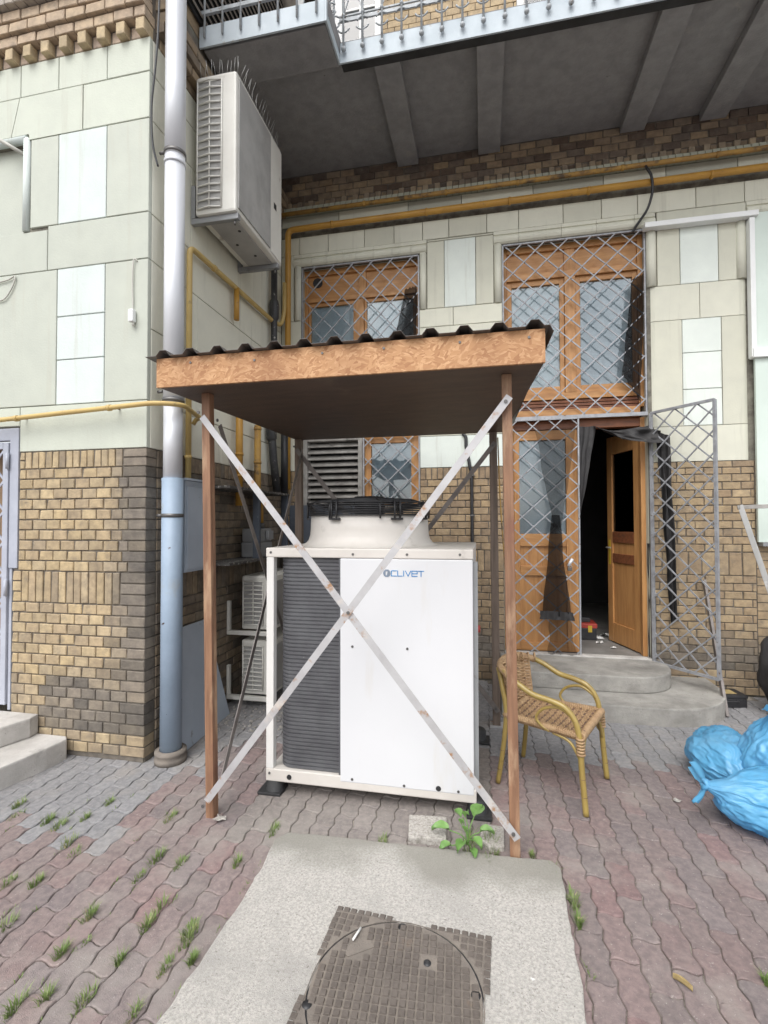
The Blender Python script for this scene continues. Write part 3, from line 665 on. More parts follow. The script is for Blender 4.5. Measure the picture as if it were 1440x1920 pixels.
for ox in (O1, O2):
    rv.box(ox[0]-.002, ox[0]+.004, WB+.031, WB+.2, ox[2], ox[3]); rv.box(ox[1]-.004, ox[1]+.002, WB+.031, WB+.2, ox[2], ox[3])
    rv.box(ox[0]+.0045, ox[1]-.0045, WB+.091, WB+.2, ox[3]-.004, ox[3]+.002)
o = rv.build('reveal', M['stone'], wallB, colors='white'); o.color = (*BG, 1)
# lower bricks
c = bcolB
segs = ((XC, -1.93), (-.635, .195), (1.52, 2.39), (2.39, XR))
def rowsB(z0, z1, r):
    for i, (a_, b_) in enumerate(segs):
        if i == 3: continue
        course(wallB, 'B', a_, b_, z0, z1, .152, c, off=.076*(r % 2))
for (a_, b_) in ((XC, -1.93), (-.635, .195)): soldier(wallB, 'B', a_, b_, 1.985, 2.107, .06, c)
for r in range(2): course(wallB, 'B', 1.52, 2.39, 1.985+.061*r, 2.046+.061*r, .152, c, off=.07*r)
for r in range(10): rowsB(1.275+.071*r, 1.346+.071*r, r)
soldier(wallB, 'B', -.635, .195, 1.065, 1.275, .062, c); soldier(wallB, 'B', 1.62, 2.39, 1.065, 1.275, .115, c)
for r in range(3): course(wallB, 'B', 1.52, 1.62, 1.065+.07*r, 1.135+.07*r, .152, c)
for r in range(15): rowsB(.994-.071*r, 1.065-.071*r, r)
rb = MB(); rc = []
for r in range(28):
    z = .002+.0752*r; u = 2.39-.05*(r % 2)
    while u < XR:
        a_ = max(u, 2.39); rb.box(a_+.0045, u+.1475, WB+rnd.uniform(0, .004), WB+.03, z+.0045, z+.0707); rc += [bcolB(u, z)]*6; u += .152
u0 = -1.93
for r in range(23):
    z = .05+.0715*r; u = u0-.07*(r % 2)
    while u < -.66:
        a_ = max(u, u0); rb.box(a_+.0045, min(u+.1475, -.64), WB+rnd.uniform(0, .004), WB+.03, z+.0045, z+.067); rc += [bcolB(u, z)]*6; u += .152
o = rb.build('brick_field', M['brick'], wallB, colors=rc); o.color = (1, 1, 1, 1); tag(o, kind='stuff')
# frieze under the balcony: drip tiles, header course and three courses
u = XC; i = 0
while u < 2.75:
    piece('drip_tile', wallB, 'B', u, u+.062, 4.892, 4.962, sc((.42, .43, .345)), .05+rnd.uniform(0, .004), .07, .004, .002, 'stone')
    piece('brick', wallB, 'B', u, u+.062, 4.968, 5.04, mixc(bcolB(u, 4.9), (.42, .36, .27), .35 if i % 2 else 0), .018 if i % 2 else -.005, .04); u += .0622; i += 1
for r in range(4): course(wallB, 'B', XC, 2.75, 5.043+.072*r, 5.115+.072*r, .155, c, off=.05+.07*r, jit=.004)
# masonry above the balcony
core = MB()
U1 = (-2.0, -1.04, 5.5, 7.7); U2 = (.36, 1.6, 5.5, 7.7)
core.box(XC, U1[0], y0, y1, 5.5, 9).box(U1[1], U2[0], y0, y1, 5.5, 9).box(U2[1], XR, y0, y1, 5.5, 9).box(U1[0], U1[1], y0, y1, 7.7, 9).box(U2[0], U2[1], y0, y1, 7.7, 9)
core.build('upper_wall', M['mortar'], wallB)
ub = MB(); uc = []
for r in range(28):
    z = 5.5+.0755*r; u = U1[1]-.075*(r % 2)
    while u < U2[0]-.01:
        a_ = max(u, U1[1]); b_ = min(u+.152, U2[0])
        ub.box(a_+.004, b_-.004, WB+rnd.uniform(0, .004), WB+.03, z+.004, z+.0715); uc += [mixc(rnd.choice(OCH), (.55, .42, .26), .5)]*6; u += .152
o = ub.build('brick_field', M['brick'], wallB, colors=uc); o.color = (1, 1, 1, 1); tag(o, kind='stuff')
for U, lab in ((U1, 'white upstairs window behind the plain balcony railing at left'), (U2, 'white upstairs window behind the scrolled balcony railing')):
    w = thing('upstairs_window', lab, 'window', (U[0], WB+.1, U[2]), group='windows above the balcony')
    b = MB(); yy = (WB+.05, WB+.12)
    b.box(U[0], U[0]+.07, *yy, U[2], U[3]).box(U[1]-.07, U[1], *yy, U[2], U[3]).box(U[0]+.07, U[1]-.07, *yy, U[3]-.07, U[3]).box(U[0]+.07, U[1]-.07, *yy, U[2], U[2]+.1)
    xm = (U[0]+U[1])/2; b.box(xm-.04, xm+.04, *yy, U[2]+.1, U[3]-.07)
    for z in (6.1, 6.45, 6.8, 7.15): b.box(U[0]+.07, U[1]-.07, WB+.07, WB+.1, z-.012, z+.012)
    for x in (.25, .75): b.box(U[0]+(U[1]-U[0])*x-.01, U[0]+(U[1]-U[0])*x+.01, WB+.072, WB+.098, U[2]+.1, U[3]-.07)
    b.build('frame', M['whitepaint'], w)
    for a_, b_ in ((U[0]+.07, xm-.04), (xm+.04, U[1]-.07)):
        pn = MB().box(a_, b_, WB+.083, WB+.087, U[2]+.1, U[3]-.07).build('pane', M['glass'], w)
    MB().box(U[0]+.02, U[1]-.02, WB+.2, WB+.21, U[2], U[3]).build('curtain', M['curtain'], w)
sh = thing('louvred_shutter', 'grey slatted shutter on the side wall above the balcony', 'shutter', (XC, 3.6, 5.4))
MB().box(XC+.001, XC+.02, 3.1, 4.9, 5.45, 7.6).build('backing', M['dark'], sh)
for i in range(26): MB().bar((XC+.03, 3.12, 5.5+.08*i), (XC+.03, 4.88, 5.5+.08*i), .062, .012, (1, 0, .5)).build('slat', M['shutter'], sh)

# ------------------------------------------------------------ interior seen through the open door
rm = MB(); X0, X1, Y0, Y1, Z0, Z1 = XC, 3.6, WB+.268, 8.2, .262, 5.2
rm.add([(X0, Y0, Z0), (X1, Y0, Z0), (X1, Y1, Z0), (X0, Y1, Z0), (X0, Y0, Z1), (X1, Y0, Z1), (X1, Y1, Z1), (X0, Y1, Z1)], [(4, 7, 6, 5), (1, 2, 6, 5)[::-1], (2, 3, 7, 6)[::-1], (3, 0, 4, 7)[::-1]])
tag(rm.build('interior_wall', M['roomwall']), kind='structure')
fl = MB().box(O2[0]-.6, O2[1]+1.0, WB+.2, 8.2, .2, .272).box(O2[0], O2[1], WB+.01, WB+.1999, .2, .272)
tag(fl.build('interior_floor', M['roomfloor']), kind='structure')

# ------------------------------------------------------------ balcony
BZ = 5.26
bal = thing('balcony', 'grey concrete balcony overhang with beams and pale blue edge plate', 'balcony', (0, WB, BZ))
SF = 5.335
sl_ = MB().box(-1.11, XR, 3.712, WB-.001, SF, SF+.12).box(XC+.001, -1.1101, 3.372, WB-.001, SF, SF+.12); sl_.build('slab', M['soffit'], bal)
for x0, x1 in ((-.85, -.635), (-.03, .185), (1.295, 1.51), (1.98, 2.20), (2.75, 2.97)):
    b = MB(); yb = 3.73; b.add([(x0, yb, SF-.002), (x1, yb, SF-.002), (x1, yb, BZ), (x0, yb, BZ), (x0, WB-.02, SF-.002), (x1, WB-.02, SF-.002), (x1, WB-.02, BZ-.005), (x0, WB-.02, BZ-.005)],
                               [(0, 1, 2, 3), (3, 2, 6, 7), (0, 3, 7, 4), (1, 5, 6, 2), (4, 7, 6, 5), (0, 4, 5, 1)])
    b.build('beam', M['soffit'], bal, bevel=.006)
MB().box(XC+.02, -1.13, 3.38, 3.72, BZ+.0, SF-.002).build('edge_beam', M['soffit'], bal, bevel=.008)
MB().box(-1.105, XR, 3.705, 3.77, BZ-.004, SF-.003).build('drip_strip', M['dark'], bal)
MB().box(-1.112, XR, 3.69, 3.704, BZ, BZ+.165).build('edge_plate', M['fascia'], bal)
MB().box(-1.127, -1.113, 3.345, 3.704, BZ, BZ+.165).build('edge_plate', M['fascia'], bal)
MB().box(XC+.002, -1.128, 3.345, 3.36, BZ, BZ+.165).build('edge_plate', M['fascia'], bal)
ra = thing('balcony_railing', 'ornate grey wrought iron railing with scroll rings on the balcony edge', 'railing', (1.5, 3.68, BZ+.05))
yr = 3.676
MB().bar((-1.115, yr, 5.59), (XR, yr, 5.59), .028, .012, (0, 1, 0)).build('rail', M['railing'], ra)
MB().bar((-1.115, yr, 5.625), (XR, yr, 5.625), .012, .012, (0, 1, 0)).build('rail', M['railing'], ra)
MB().bar((-1.115, yr, 6.3), (XR, yr, 6.3), .05, .02, (0, 1, 0)).build('rail', M['railing'], ra)
bars = MB().tube([(0, 0, .06), (0, 0, 1.04)], .0085, 8).ball((0, 0, .055), .02, 10, 6).ball((0, 0, .33), .016, 8, 5)
bars.tube(arc((0, 0, .24), .052, RD(40), RD(150), 8), .0065, 6).tube(arc((0, 0, .24), .052, RD(205), RD(335), 8), .0065, 6)
bme = bars.mesh('bar', M['railing']); 
crm = MB().bar((0, 0, .36), (.155, 0, .80), .01, .008).bar((.155, .004, .36), (0, .004, .80), .01, .008).mesh('cross_bar', M['railing'])
for i in range(26):
    x = -1.075+.157*i
    o = link('bar', bme, ra); o.location = (x, yr-.012, BZ+.03)
    if i % 2 == 0: o = link('cross_bar', crm, ra); o.location = (x, yr, BZ+.03)
for k in range(3):
    o = link('bar', bme, ra); o.location = (-1.12-.022, 3.42+.1*k, BZ+.03)
rp_ = thing('plain_railing', 'plain grey rod railing on the projecting left end of the balcony', 'railing', (-1.65, 3.34, BZ+.05))
MB().bar((XC+.01, 3.335, 5.515), (-1.13, 3.335, 5.515), .03, .02).build('rail', M['railing'], rp_)
MB().bar((XC+.01, 3.335, 6.3), (-1.13, 3.335, 6.3), .05, .02).build('rail', M['railing'], rp_)
bme2 = MB().tube([(0, 0, .0), (0, 0, 1.0)], .0085, 8).mesh('bar', M['railing'])
for i in range(7): o = link('bar', bme2, rp_); o.location = (-2.1+.152*i, 3.332, BZ+.06)
bme3 = MB().tube([(0, 0, 0), (0, 0, .09)], .012, 8).mesh('socket', M['bolt'])

# ------------------------------------------------------------ lattices
def lattice(name, label, loc, rz, w, h, px, pz, frame=(1, 1, 1, 1), group='diamond lattice grilles', offx=0, offz=0, t=.011, fw=.022):
    r = thing(name, label, 'grille', loc, rz, group)
    def clip(x0, z0, dx, dz):
        t0, t1 = -1e9, 1e9
        for p, d, lo, hi in ((x0, dx, 0, w), (z0, dz, 0, h)):
            a, b = (lo-p)/d, (hi-p)/d
            if a > b: a, b = b, a
            t0, t1 = max(t0, a), min(t1, b)
        return (t0, t1) if t1-t0 > .02 else None
    for sgn, y in ((1, -.007), (-1, .007)):
        n = int(w/px+h/pz)+3
        for k in range(-n, n):
            x0 = offx+k*px; z0 = offz; c = clip(x0, z0, px, sgn*pz)
            if c:
                a = (x0+px*c[0], y, z0+sgn*pz*c[0]); b = (x0+px*c[1], y, z0+sgn*pz*c[1])
                MB().bar(a, b, t, .009).build('bar', M['lattice'], r, world=False)
    for on, p, q in zip(frame, ((0, 0), (0, h), (0, 0), (w, 0)), ((w, 0), (w, h), (0, h), (w, h))):
        if on: MB().bar((p[0], 0, p[1]), (q[0], 0, q[1]), fw, .026).build('frame_bar', M['lattice'], r, world=False)
    return r
lattice('window_grille', 'grey diamond grille over the high window behind the shelter roof', (-1.92, WB+.03, 2.6), 0, 1.275, 1.725, .213, .22, (1, 1, 1, 1), offx=.02, offz=.05, fw=.014)
lattice('window_grille', 'small grey diamond grille over the low window beside the louvre', (-1.235, WB+.03, 1.72), 0, .59, .74, .213, .205, (0, 1, 1, 1), offx=.05, offz=.06, fw=.014)
lattice('window_grille', 'tall grey diamond grille over the window above the door', (.205, WB+.03, 2.585), 0, 1.305, 1.74, .217, .205, (0, 1, 1, 1), offx=.1, offz=.02, fw=.014)
MB_t = MB().bar((.2, WB+.03, 2.572), (1.52, WB+.03, 2.572), .034, .03); tag(MB_t.build('grille_crossbar', M['lattice']), 'pale flat steel bar across the door grille head', 'bar')
gl = lattice('lattice_gate', 'closed left leaf of the grey diamond lattice door gate', (.215, WB+.02, .275), 0, .685, 2.28, .213, .197, (1, 1, 1, 1), offx=.05, offz=.05, fw=.014)
ex = Vector((1.53, WB-.03)); ey = Vector((1.875, 4.455)); dg = ey-ex
gr = lattice('lattice_gate', 'open right leaf of the lattice gate swung out over the step', (ex.x, ex.y, .262), math.atan2(dg.y, dg.x), dg.length, 2.30, .196, .186, (1, 1, 1, 1), offx=.03, offz=.06, fw=.022)
pd = thing('padlock', 'small chrome padlock hanging on the closed lattice gate', 'padlock', (.80, WB-.01, 1.1))
MB().box(.785, .825, WB-.025, WB+.0, 1.085, 1.12).build('body', M['bolt'], pd, bevel=.004); MB().tube(arc((.808, WB-.012, 1.12), .017, 0, math.pi, 10), .004, 8).build('shackle', M['steel'], pd)
MB().tube([(.79, WB-.02, 1.13), (.83, WB-.02, 1.20)], .014, 12).build('cylinder', M['galv'], pd)

# ------------------------------------------------------------ wooden windows and door
def win_part(root, boxes, m, name='frame', bev=.004):
    for b in boxes: o = MB().box(*b).build(name, m, root, bevel=bev)
    return o
def pane(root, x0, x1, z0, z1, y, curt=None):  # sheet behind the glass carries the pane's reflected tone in its colour
    p = MB().box(x0, x1, y, y+.004, z0, z1).build('pane', M['glass'], root)
    if curt:
        f = lambda u, v: (x0-.004+(x1-x0+.008)*u, y+.018+.0012*math.sin(u*9+2*v)+.0006*math.sin(u*21+v*3), z0-.004+(z1-z0+.008)*v)
        MB().grid(f, 48, 3).build('curtain', curt, root)
F0, F1 = WB+.10, WB+.165     # wood frame depth range
w1 = thing('wooden_window', 'brown wooden window with boarded head behind diamond grille, above shelter roof', 'window', (-1.28, F0, 2.5))
win_part(w1, [(-1.925, -1.885, F0, F1, 2.48, 4.33), (-.685, -.64, F0, F1, 2.48, 4.33), (-1.34, -1.25, F0, F1, 2.48, 4.03)], M['wood'])
win_part(w1, [(-1.885, -.685, F0, F1, 4.27, 4.33), (-1.885, -.685, F0-.01, F1, 3.97, 4.03), (-1.885, -1.34, F0+.002, F1, 2.48, 2.6), (-1.25, -.685, F0+.002, F1, 2.48, 2.6)], M['woodh'])
win_part(w1, [(-1.885, -1.31, F0+.03, F1, 4.03, 4.27), (-1.23, -.685, F0+.03, F1, 4.03, 4.27)], M['woodh'], 'board')
win_part(w1, [(-1.31, -1.23, F0+.01, F1, 4.03, 4.27)], M['wood'], 'post')
for a_, b_ in ((-1.885, -1.34), (-1.25, -.685)):
    win_part(w1, [(a_+.002, a_+.03, F0+.015, F1-.01, 2.602, 3.968), (b_-.03, b_-.002, F0+.015, F1-.01, 2.602, 3.968)], M['wood'], 'sash')
    sa = win_part(w1, [(a_+.03, b_-.03, F0+.015, F1-.01, 3.93, 3.968)], M['woodh'], 'sash')
    pane(sa, a_+.03, b_-.03, 2.602, 3.93, F0+.03, M['curtain'] if a_ > -1.5 else M['curtgrey_refl'])
MB().tube([(-1.78, F0+.02, 4.20), (-1.78, F0+.045, 4.20)], .055, 16).build('flue_hole', M['black'], w1)
# transom window and door in the second opening
w2 = thing('wooden_window', 'orange brown wooden double window above the doorway behind diamond grille', 'window', (.86, F0, 2.6))
win_part(w2, [(.2, .245, F0, F1, 2.66, 4.33), (1.47, 1.515, F0, F1, 2.66, 4.33), (.80, .90, F0-.012, F1, 2.83, 4.0)], M['wood'])
win_part(w2, [(.245, 1.47, F0, F1, 4.27, 4.33), (.245, 1.47, F0-.015, F1, 3.985, 4.045), (.245, 1.47, F0-.01, F1, 2.765, 2.83), (.245, 1.47, F0-.03, F1, 2.56, 2.66)], M['woodh'])
win_part(w2, [(.245, .80, F0+.03, F1, 4.045, 4.27), (.90, 1.47, F0+.03, F1, 4.045, 4.27)], M['woodh'], 'board')
win_part(w2, [(.80, .90, F0+.012, F1, 4.045, 4.27)], M['wood'], 'post')
for i in range(3): win_part(w2, [(.245, 1.47, F0+.006, F1, 2.662+.034*i, 2.69+.034*i)], M['woodred'], 'board')
for a_, b_ in ((.245, .80), (.90, 1.47)):
    win_part(w2, [(a_+.002, a_+.048, F0+.012, F1-.01, 2.832, 3.983), (b_-.046, b_-.002, F0+.012, F1-.01, 2.832, 3.983)], M['wood'], 'sash')
    sa = win_part(w2, [(a_+.048, b_-.046, F0+.012, F1-.01, 3.93, 3.983), (a_+.048, b_-.046, F0+.012, F1-.01, 2.832, 2.90)], M['woodh'], 'sash')
    pane(sa, a_+.048, b_-.046, 2.90, 3.93, F0+.03, M['curtain'] if a_ < .5 else M['curtgrey_refl'])
dr = thing('wooden_door', 'orange brown panelled double door, right leaf standing open inward', 'door', (.86, F0, .28))
win_part(dr, [(.2, .30, F0, F1+.02, .275, 2.555), (1.475, 1.516, F0, F1+.02, .275, 2.555)], M['wood'])
win_part(dr, [(.30, 1.475, F0, F1+.02, 2.47, 2.555)], M['woodred'])
lf = MB().box(.302, .355, F0+.012, F1, .28, 2.466).build('door_leaf', M['wood'], dr, bevel=.004)
for bx, m_ in (((.80, .925, F0+.012, F1, .28, 2.466), 'wood'), ((.356, .799, F0+.013, F1, 2.37, 2.466), 'woodh'), ((.356, .799, F0+.013, F1, 1.31, 1.435), 'woodh'), ((.356, .799, F0+.013, F1, 1.02, 1.115), 'woodh'), ((.356, .799, F0+.013, F1, .28, .36), 'woodh')):
    MB().box(*bx).build('rail', M[m_], lf, bevel=.004)
for bx in ((.35, .805, F0+.035, F1-.005, 1.11, 1.315), (.35, .805, F0+.035, F1-.005, .35, 1.025)): MB().box(*bx).build('panel', M['wood'], lf)
MB().box(.35, .805, F0+.04, F0+.044, 1.43, 2.375).build('pane', M['glass'], lf); MB().box(.356, .799, F0+.05, F0+.053, 1.436, 2.369).build('curtain', M['curtgrey_refl'], lf)
# open leaf: local frame along the leaf
lo = bpy.data.objects.new('open_leaf', None)
hx, hy = 1.505, 5.085; dv = Vector((1.36-1.53, 5.645-5.08)).normalized(); ang = math.atan2(dv.y, dv.x)
def leafbox(x0, x1, y0, y1, z0, z1): # x along leaf from hinge, y thickness (negative = visible face)
    nv = Vector((-dv.y, dv.x)); b = MB().box(x0, x1, y0, y1, z0, z1)
    b.v = [(hx+dv.x*x+nv.x*y, hy+dv.y*x+nv.y*y, z) for x, y, z in b.v]; return b
bpy.data.objects.remove(lo)
lf = leafbox(.0, .115, -.022, .022, .285, 2.46).build('door_leaf', M['wood'], dr, bevel=.004)
tag(lf, 'open right leaf with glazed upper half and brass handle')
for bx, m_ in (((.50, .59, -.022, .022, .285, 2.46), 'wood'), ((.116, .499, -.021, .021, 2.27, 2.46), 'wood'), ((.116, .499, -.021, .021, 1.335, 1.45), 'woodred'), ((.116, .499, -.021, .021, 1.125, 1.22), 'woodred'), ((.116, .499, -.021, .021, .285, .485), 'wood')):
    leafbox(*bx).build('rail', M[m_], lf, bevel=.004)
for bx in ((.11, .505, -.006, .006, 1.21, 1.345), (.11, .505, -.006, .006, .475, 1.135)): leafbox(*bx).build('panel', M['wood'], lf)
leafbox(.11, .505, -.003, .003, 1.44, 2.28).build('pane', M['glass'], lf)
for s_ in (-1, 1):
    leafbox(.53, .565, s_*.0235-.0015, s_*.0235+.0015, 1.10, 1.36).build('handle_plate', M['yellowp'], lf)
    nv = Vector((-dv.y, dv.x)); p0 = Vector((hx, hy))+dv*.548+nv*(s_*.022); p1 = p0+nv*(s_*.045); p2 = p1-dv*.09
    MB().tube(bendpath([(p0.x, p0.y, 1.28), (p1.x, p1.y, 1.28), (p2.x, p2.y, 1.28)], .015), .008, 8).build('handle', M['steel'], lf)
# low window and louvre
lw = thing('wooden_window', 'small red brown wooden window low behind the chiller, right of the louvre', 'window', (-.94, F0, 1.72))
win_part(lw, [(-1.245, -1.165, F0-.03, F1, 1.725, 2.47), (-.735, -.64, F0-.03, F1, 1.725, 2.47)], M['wood']); sa = win_part(lw, [(-1.165, -.735, F0-.03, F1, 2.39, 2.47), (-1.165, -.735, F0-.03, F1, 1.725, 1.79)], M['woodh'])
pane(sa, -1.17, -.73, 1.785, 2.395, F0-.005, M['curtgrey_refl'])
lv = thing('louvre_vent', 'dirty grey metal louvre vent behind the shelter post', 'vent', (-1.58, F0, 1.72))
win_part(lv, [(-1.92, -1.875, F0-.05, F1, 1.722, 2.475), (-1.305, -1.255, F0-.05, F1, 1.722, 2.475), (-1.874, -1.306, F0-.05, F1, 2.43, 2.475)], M['louver'])
for i in range(10): MB().bar((-1.876, F0-.0, 1.77+.069*i), (-1.304, F0-.0, 1.77+.069*i), .078, .006, (0, -.62, .78)).build('slat', M['louver'], lv)
MB().box(-1.9, -1.26, F0+.06, F0+.08, 1.722, 2.476).build('backing', M['dark'], lv)

# ------------------------------------------------------------ nets and black cloths in the doorway
def drape(name, label, TL, TR, BL, BR, m, folds=6, amp=.015, cat='net curtain', group=None, nu=40, nv=16, seed=1, sag=0):
    TL, TR, BL, BR = map(Vector, (TL, TR, BL, BR))
    def f(u, v):
        p = (TL*(1-u)+TR*u)*(1-v)+(BL*(1-u)+BR*u)*v
        n_ = noise.noise(Vector((u*4+seed*7.1, v*3, seed)))
        p.y += amp*math.sin(u*folds*2*math.pi+2*n_+seed)+amp*.8*n_
        p.x += .02*noise.noise(Vector((v*4, seed*3.3, u)))
        p.z -= sag*math.sin(math.pi*u)
        return tuple(p)
    return tag(MB().grid(f, nu, nv).build(name, m), label, cat, group)
yn = WB-.012
drape('net_curtain', 'twisted black mosquito net hanging on the closed gate leaf', (.50, yn, 2.45), (.88, yn, 2.47), (.66, yn, 1.5), (.73, yn, 1.5), M['netthin'], 5, .012, seed=1)
drape('net_curtain', 'lower flaring tail of black net with dark hem on the gate', (.655, yn, 1.62), (.71, yn, 1.62), (.555, yn, .66), (.81, yn, .64), M['net'], 4, .014, seed=2)
MB_h = drape('net_hem', 'dark folded hem band of the black net on the gate', (.53, yn-.02, .70), (.83, yn-.02, .69), (.525, yn-.02, .62), (.84, yn-.02, .61), M['cloth'], 3, .01, 'hem', nv=3, seed=3)
drape('net_curtain', 'thin black net trailing over the sill at the gate foot', (.62, yn, .62), (.8, yn, .62), (.6, yn, .28), (.86, yn, .28), M['netthin'], 3, .012, seed=9)
drape('black_cloth', 'black cloth flap hanging beside the open doorway', (.895, yn+.03, 2.47), (1.06, yn+.03, 2.47), (.90, yn+.03, 1.60), (.915, yn+.03, 1.6), M['cloth'], 1.3, .012, 'cloth', seed=4)
drape('black_cloth', 'black cloth draped across the head of the open doorway', (1.02, yn+.03, 2.475), (1.54, yn-.03, 2.46), (1.10, yn, 2.43), (1.62, yn-.14, 2.27), M['cloth'], 1.5, .035, 'cloth', seed=5, sag=.05)
drape('black_cloth', 'narrow black cloth strip hanging behind the open gate leaf', (1.555, WB-.05, 2.42), (1.66, WB-.10, 2.33), (1.66, WB-.06, .62), (1.72, WB-.07, .66), M['cloth'], 2, .02, 'cloth', seed=6)
drape('black_cloth', 'black strip along the gate hinge post at the doorway', (1.50, WB+.04, 1.35), (1.545, WB+.0, 1.35), (1.50, WB+.04, .28), (1.56, WB-.01, .28), M['cloth'], 1, .008, 'cloth', seed=6)
drape('net_curtain', 'black net bunched at the right of the window above the door', (1.40, WB+.01, 3.86), (1.50, WB+.01, 3.9), (1.30, WB+.01, 2.95), (1.46, WB+.01, 2.66), M['net'], 4, .014, seed=7)
drape('net_curtain', 'black net at the right edge of the high window behind the roof', (-.79, WB+.012, 3.98), (-.66, WB+.012, 4.0), (-.95, WB+.012, 3.2), (-.67, WB+.012, 3.2), M['net'], 4, .012, seed=8)
# ------------------------------------------------------------ steps
def rounded(x0, x1, y0, y1, rl, rr, n=10):
    pts = []
    pts += [(x0+rl-rl*math.cos(t*math.pi/2/n), y0+rl-rl*math.sin(t*math.pi/2/n)) for t in range(n+1)] if rl else [(x0, y0)]
    pts += [(x1-rr+rr*math.sin(t*math.pi/2/n), y0+rr-rr*math.cos(t*math.pi/2/n)) for t in range(n+1)] if rr else [(x1, y0)]
    return pts+[(x1, y1), (x0, y1)]
stp = thing('entrance_steps', 'grey concrete entrance steps with rounded right end below the doorway', 'steps', (.9, 4.5, 0))
MB().prism(rounded(.13, 1.965, 4.06, WB+.005, 0, .62), -.02, .135).build('lower_step', M['step'], stp, bevel=.012)
MB().prism(rounded(.15, 1.60, 4.36, WB+.007, 0, .4), .136, .272).build('upper_step', M['step'], stp, bevel=.012)
MB().box(.2, 1.52, WB-.02, WB+.06, .2725, .285).build('threshold', M['stepw'], stp)
st2 = thing('side_steps', 'pale worn concrete steps with curved edge at the left lattice door', 'steps', (-3.3, 2.5, 0))
poly = [(-4.4, 1.5), (-2.98, 1.62), (-2.84, 2.0), (-2.76, 2.36), (-2.715, 2.6), (-2.70, 2.74), (-2.74, WA-.003), (-4.4, WA-.003)]
MB().prism(poly, -.02, .13).build('lower_step', M['stepw'], st2, bevel=.012)
poly = [(-4.4, 1.95), (-3.3, 2.05), (-3.12, 2.3), (-3.0, 2.55), (-2.95, 2.7), (-2.965, WA-.004), (-4.4, WA-.004)]
MB().prism(poly, .131, .26).build('upper_step', M['stepw'], st2, bevel=.012)
# ------------------------------------------------------------ left lattice door
ldr = thing('lattice_door', 'pale lavender metal door with diamond lattice at the far left', 'door', (-3.6, WA+.05, .26))
for b in ((-3.235, -3.163, WA-.004, WA+.05, 1.24, 2.215), (-3.235, -3.212, WA+.003, WA+.05, .262, 1.2395), (-4.2, -3.236, WA+.0, WA+.05, 2.13, 2.215)): MB().box(*b).build('frame', M['lavender'], ldr, bevel=.004)
MB().box(-3.285, -3.24, WA-.012, WA+.03, .30, 2.115).build('leaf_frame', M['lavender'], ldr, bevel=.004)
MB().box(-4.2, -3.286, WA-.012, WA+.03, .30, .34).build('leaf_frame', M['lavender'], ldr); MB().box(-4.2, -3.286, WA-.012, WA+.03, 2.07, 2.115).build('leaf_frame', M['lavender'], ldr)
for k in range(-1, 14):
    for sg in (1, -1):
        z = .34+.215*k; a_ = (-3.286, WA+.005+.006*sg, z); b_ = (-3.9, WA+.005+.006*sg, z+sg*.66)
        t0 = 0; t1 = 1
        dz = sg*.66
        if dz > 0: t0 = max(0, (.34-z)/dz); t1 = min(1, (2.07-z)/dz)
        else: t0 = max(0, (2.07-z)/dz); t1 = min(1, (.34-z)/dz)
        if t1 > t0+.05: MB().bar([p+(q-p)*t0 for p, q in zip(a_, b_)], [p+(q-p)*t1 for p, q in zip(a_, b_)], .014, .008).build('bar', M['lavender'], ldr)
for z in (1.93, 1.05): MB().tube([(-3.237, WA-.02, z), (-3.237, WA-.02, z+.11)], .011, 10).build('hinge', M['lavender'], ldr)
for i in range(5): MB().box(-4.2+.19*i, -4.012+.19*i, WA+.16, WA+.2, .265, 2.13).build('board', M['tan'], ldr)
# ------------------------------------------------------------ drainpipe
dp = thing('drainpipe', 'tall downpipe at the wall corner, zinc above and chipped pale blue below', 'drainpipe', (-2.01, 2.86, 0))
cx, cy = -2.012, 2.855
MB().tube([(cx, cy, 1.83), (cx, cy, 2.36)], .060, 24).build('zinc_pipe', M['galv'], dp)
MB().tube([(cx, cy, 2.355), (cx, cy, 4.02)], .064, 24).build('zinc_pipe', M['galv'], dp)
MB().tube([(cx, cy, 4.0+.5*i) for i in range(11)], .066, 24).build('zinc_pipe', M['galv'], dp)
MB().lathe([(.001, .03), (.067, .03), (.067, 1.845), (.060, 1.846)], (cx, cy, 0), 28).build('iron_pipe', M['bluepaint'], dp)
MB().lathe([(.07, .0), (.098, .0), (.10, .03), (.088, .045), (.098, .055), (.098, .075), (.07, .08)], (cx, cy, 0), 28).build('foot_collar', M['iron'], dp)
for z, r in ((4.02, .071), (3.955, .069), (2.345, .068), (2.36, .070), (1.60, .070)):
    MB().lathe([(r-.004, -.012), (r, -.012), (r, .012), (r-.004, .012)], (cx, cy, z), 28).build('band', M['bolt'] if z != 3.955 else M['galv'], dp)
for z in (1.60, 2.42, 4.03): MB().tube([(cx-.065, cy-.02, z), (cx-.10, cy-.02, z)], .010, 8).build('clamp_lug', M['bolt'], dp)
cb = MB().tube(smoothpath([(-2.09, 2.79, 5.2), (-2.085, 2.77, 4.8), (-2.10, 2.765, 4.55), (-2.125, 2.765, 4.3), (-2.115, 2.765, 4.05), (-2.085, 2.78, 3.9)], 8), .007, 8)
tag(cb.build('black_cable', M['black']), 'thin black cable bowed along the drainpipe', 'cable')
pc = thing('socket_cable', 'grey cable with white plug hanging on the sunlit wall', 'cable', (-2.25, WA-.01, 2.9))
MB().tube(smoothpath([(-2.235, WA-.004, 3.285), (-2.255, WA-.012, 3.29), (-2.262, WA-.012, 3.15), (-2.258, WA-.012, 3.0), (-2.256, WA-.014, 2.96)], 8), .0045, 8).build('cord', M['pvcgrey'], pc)
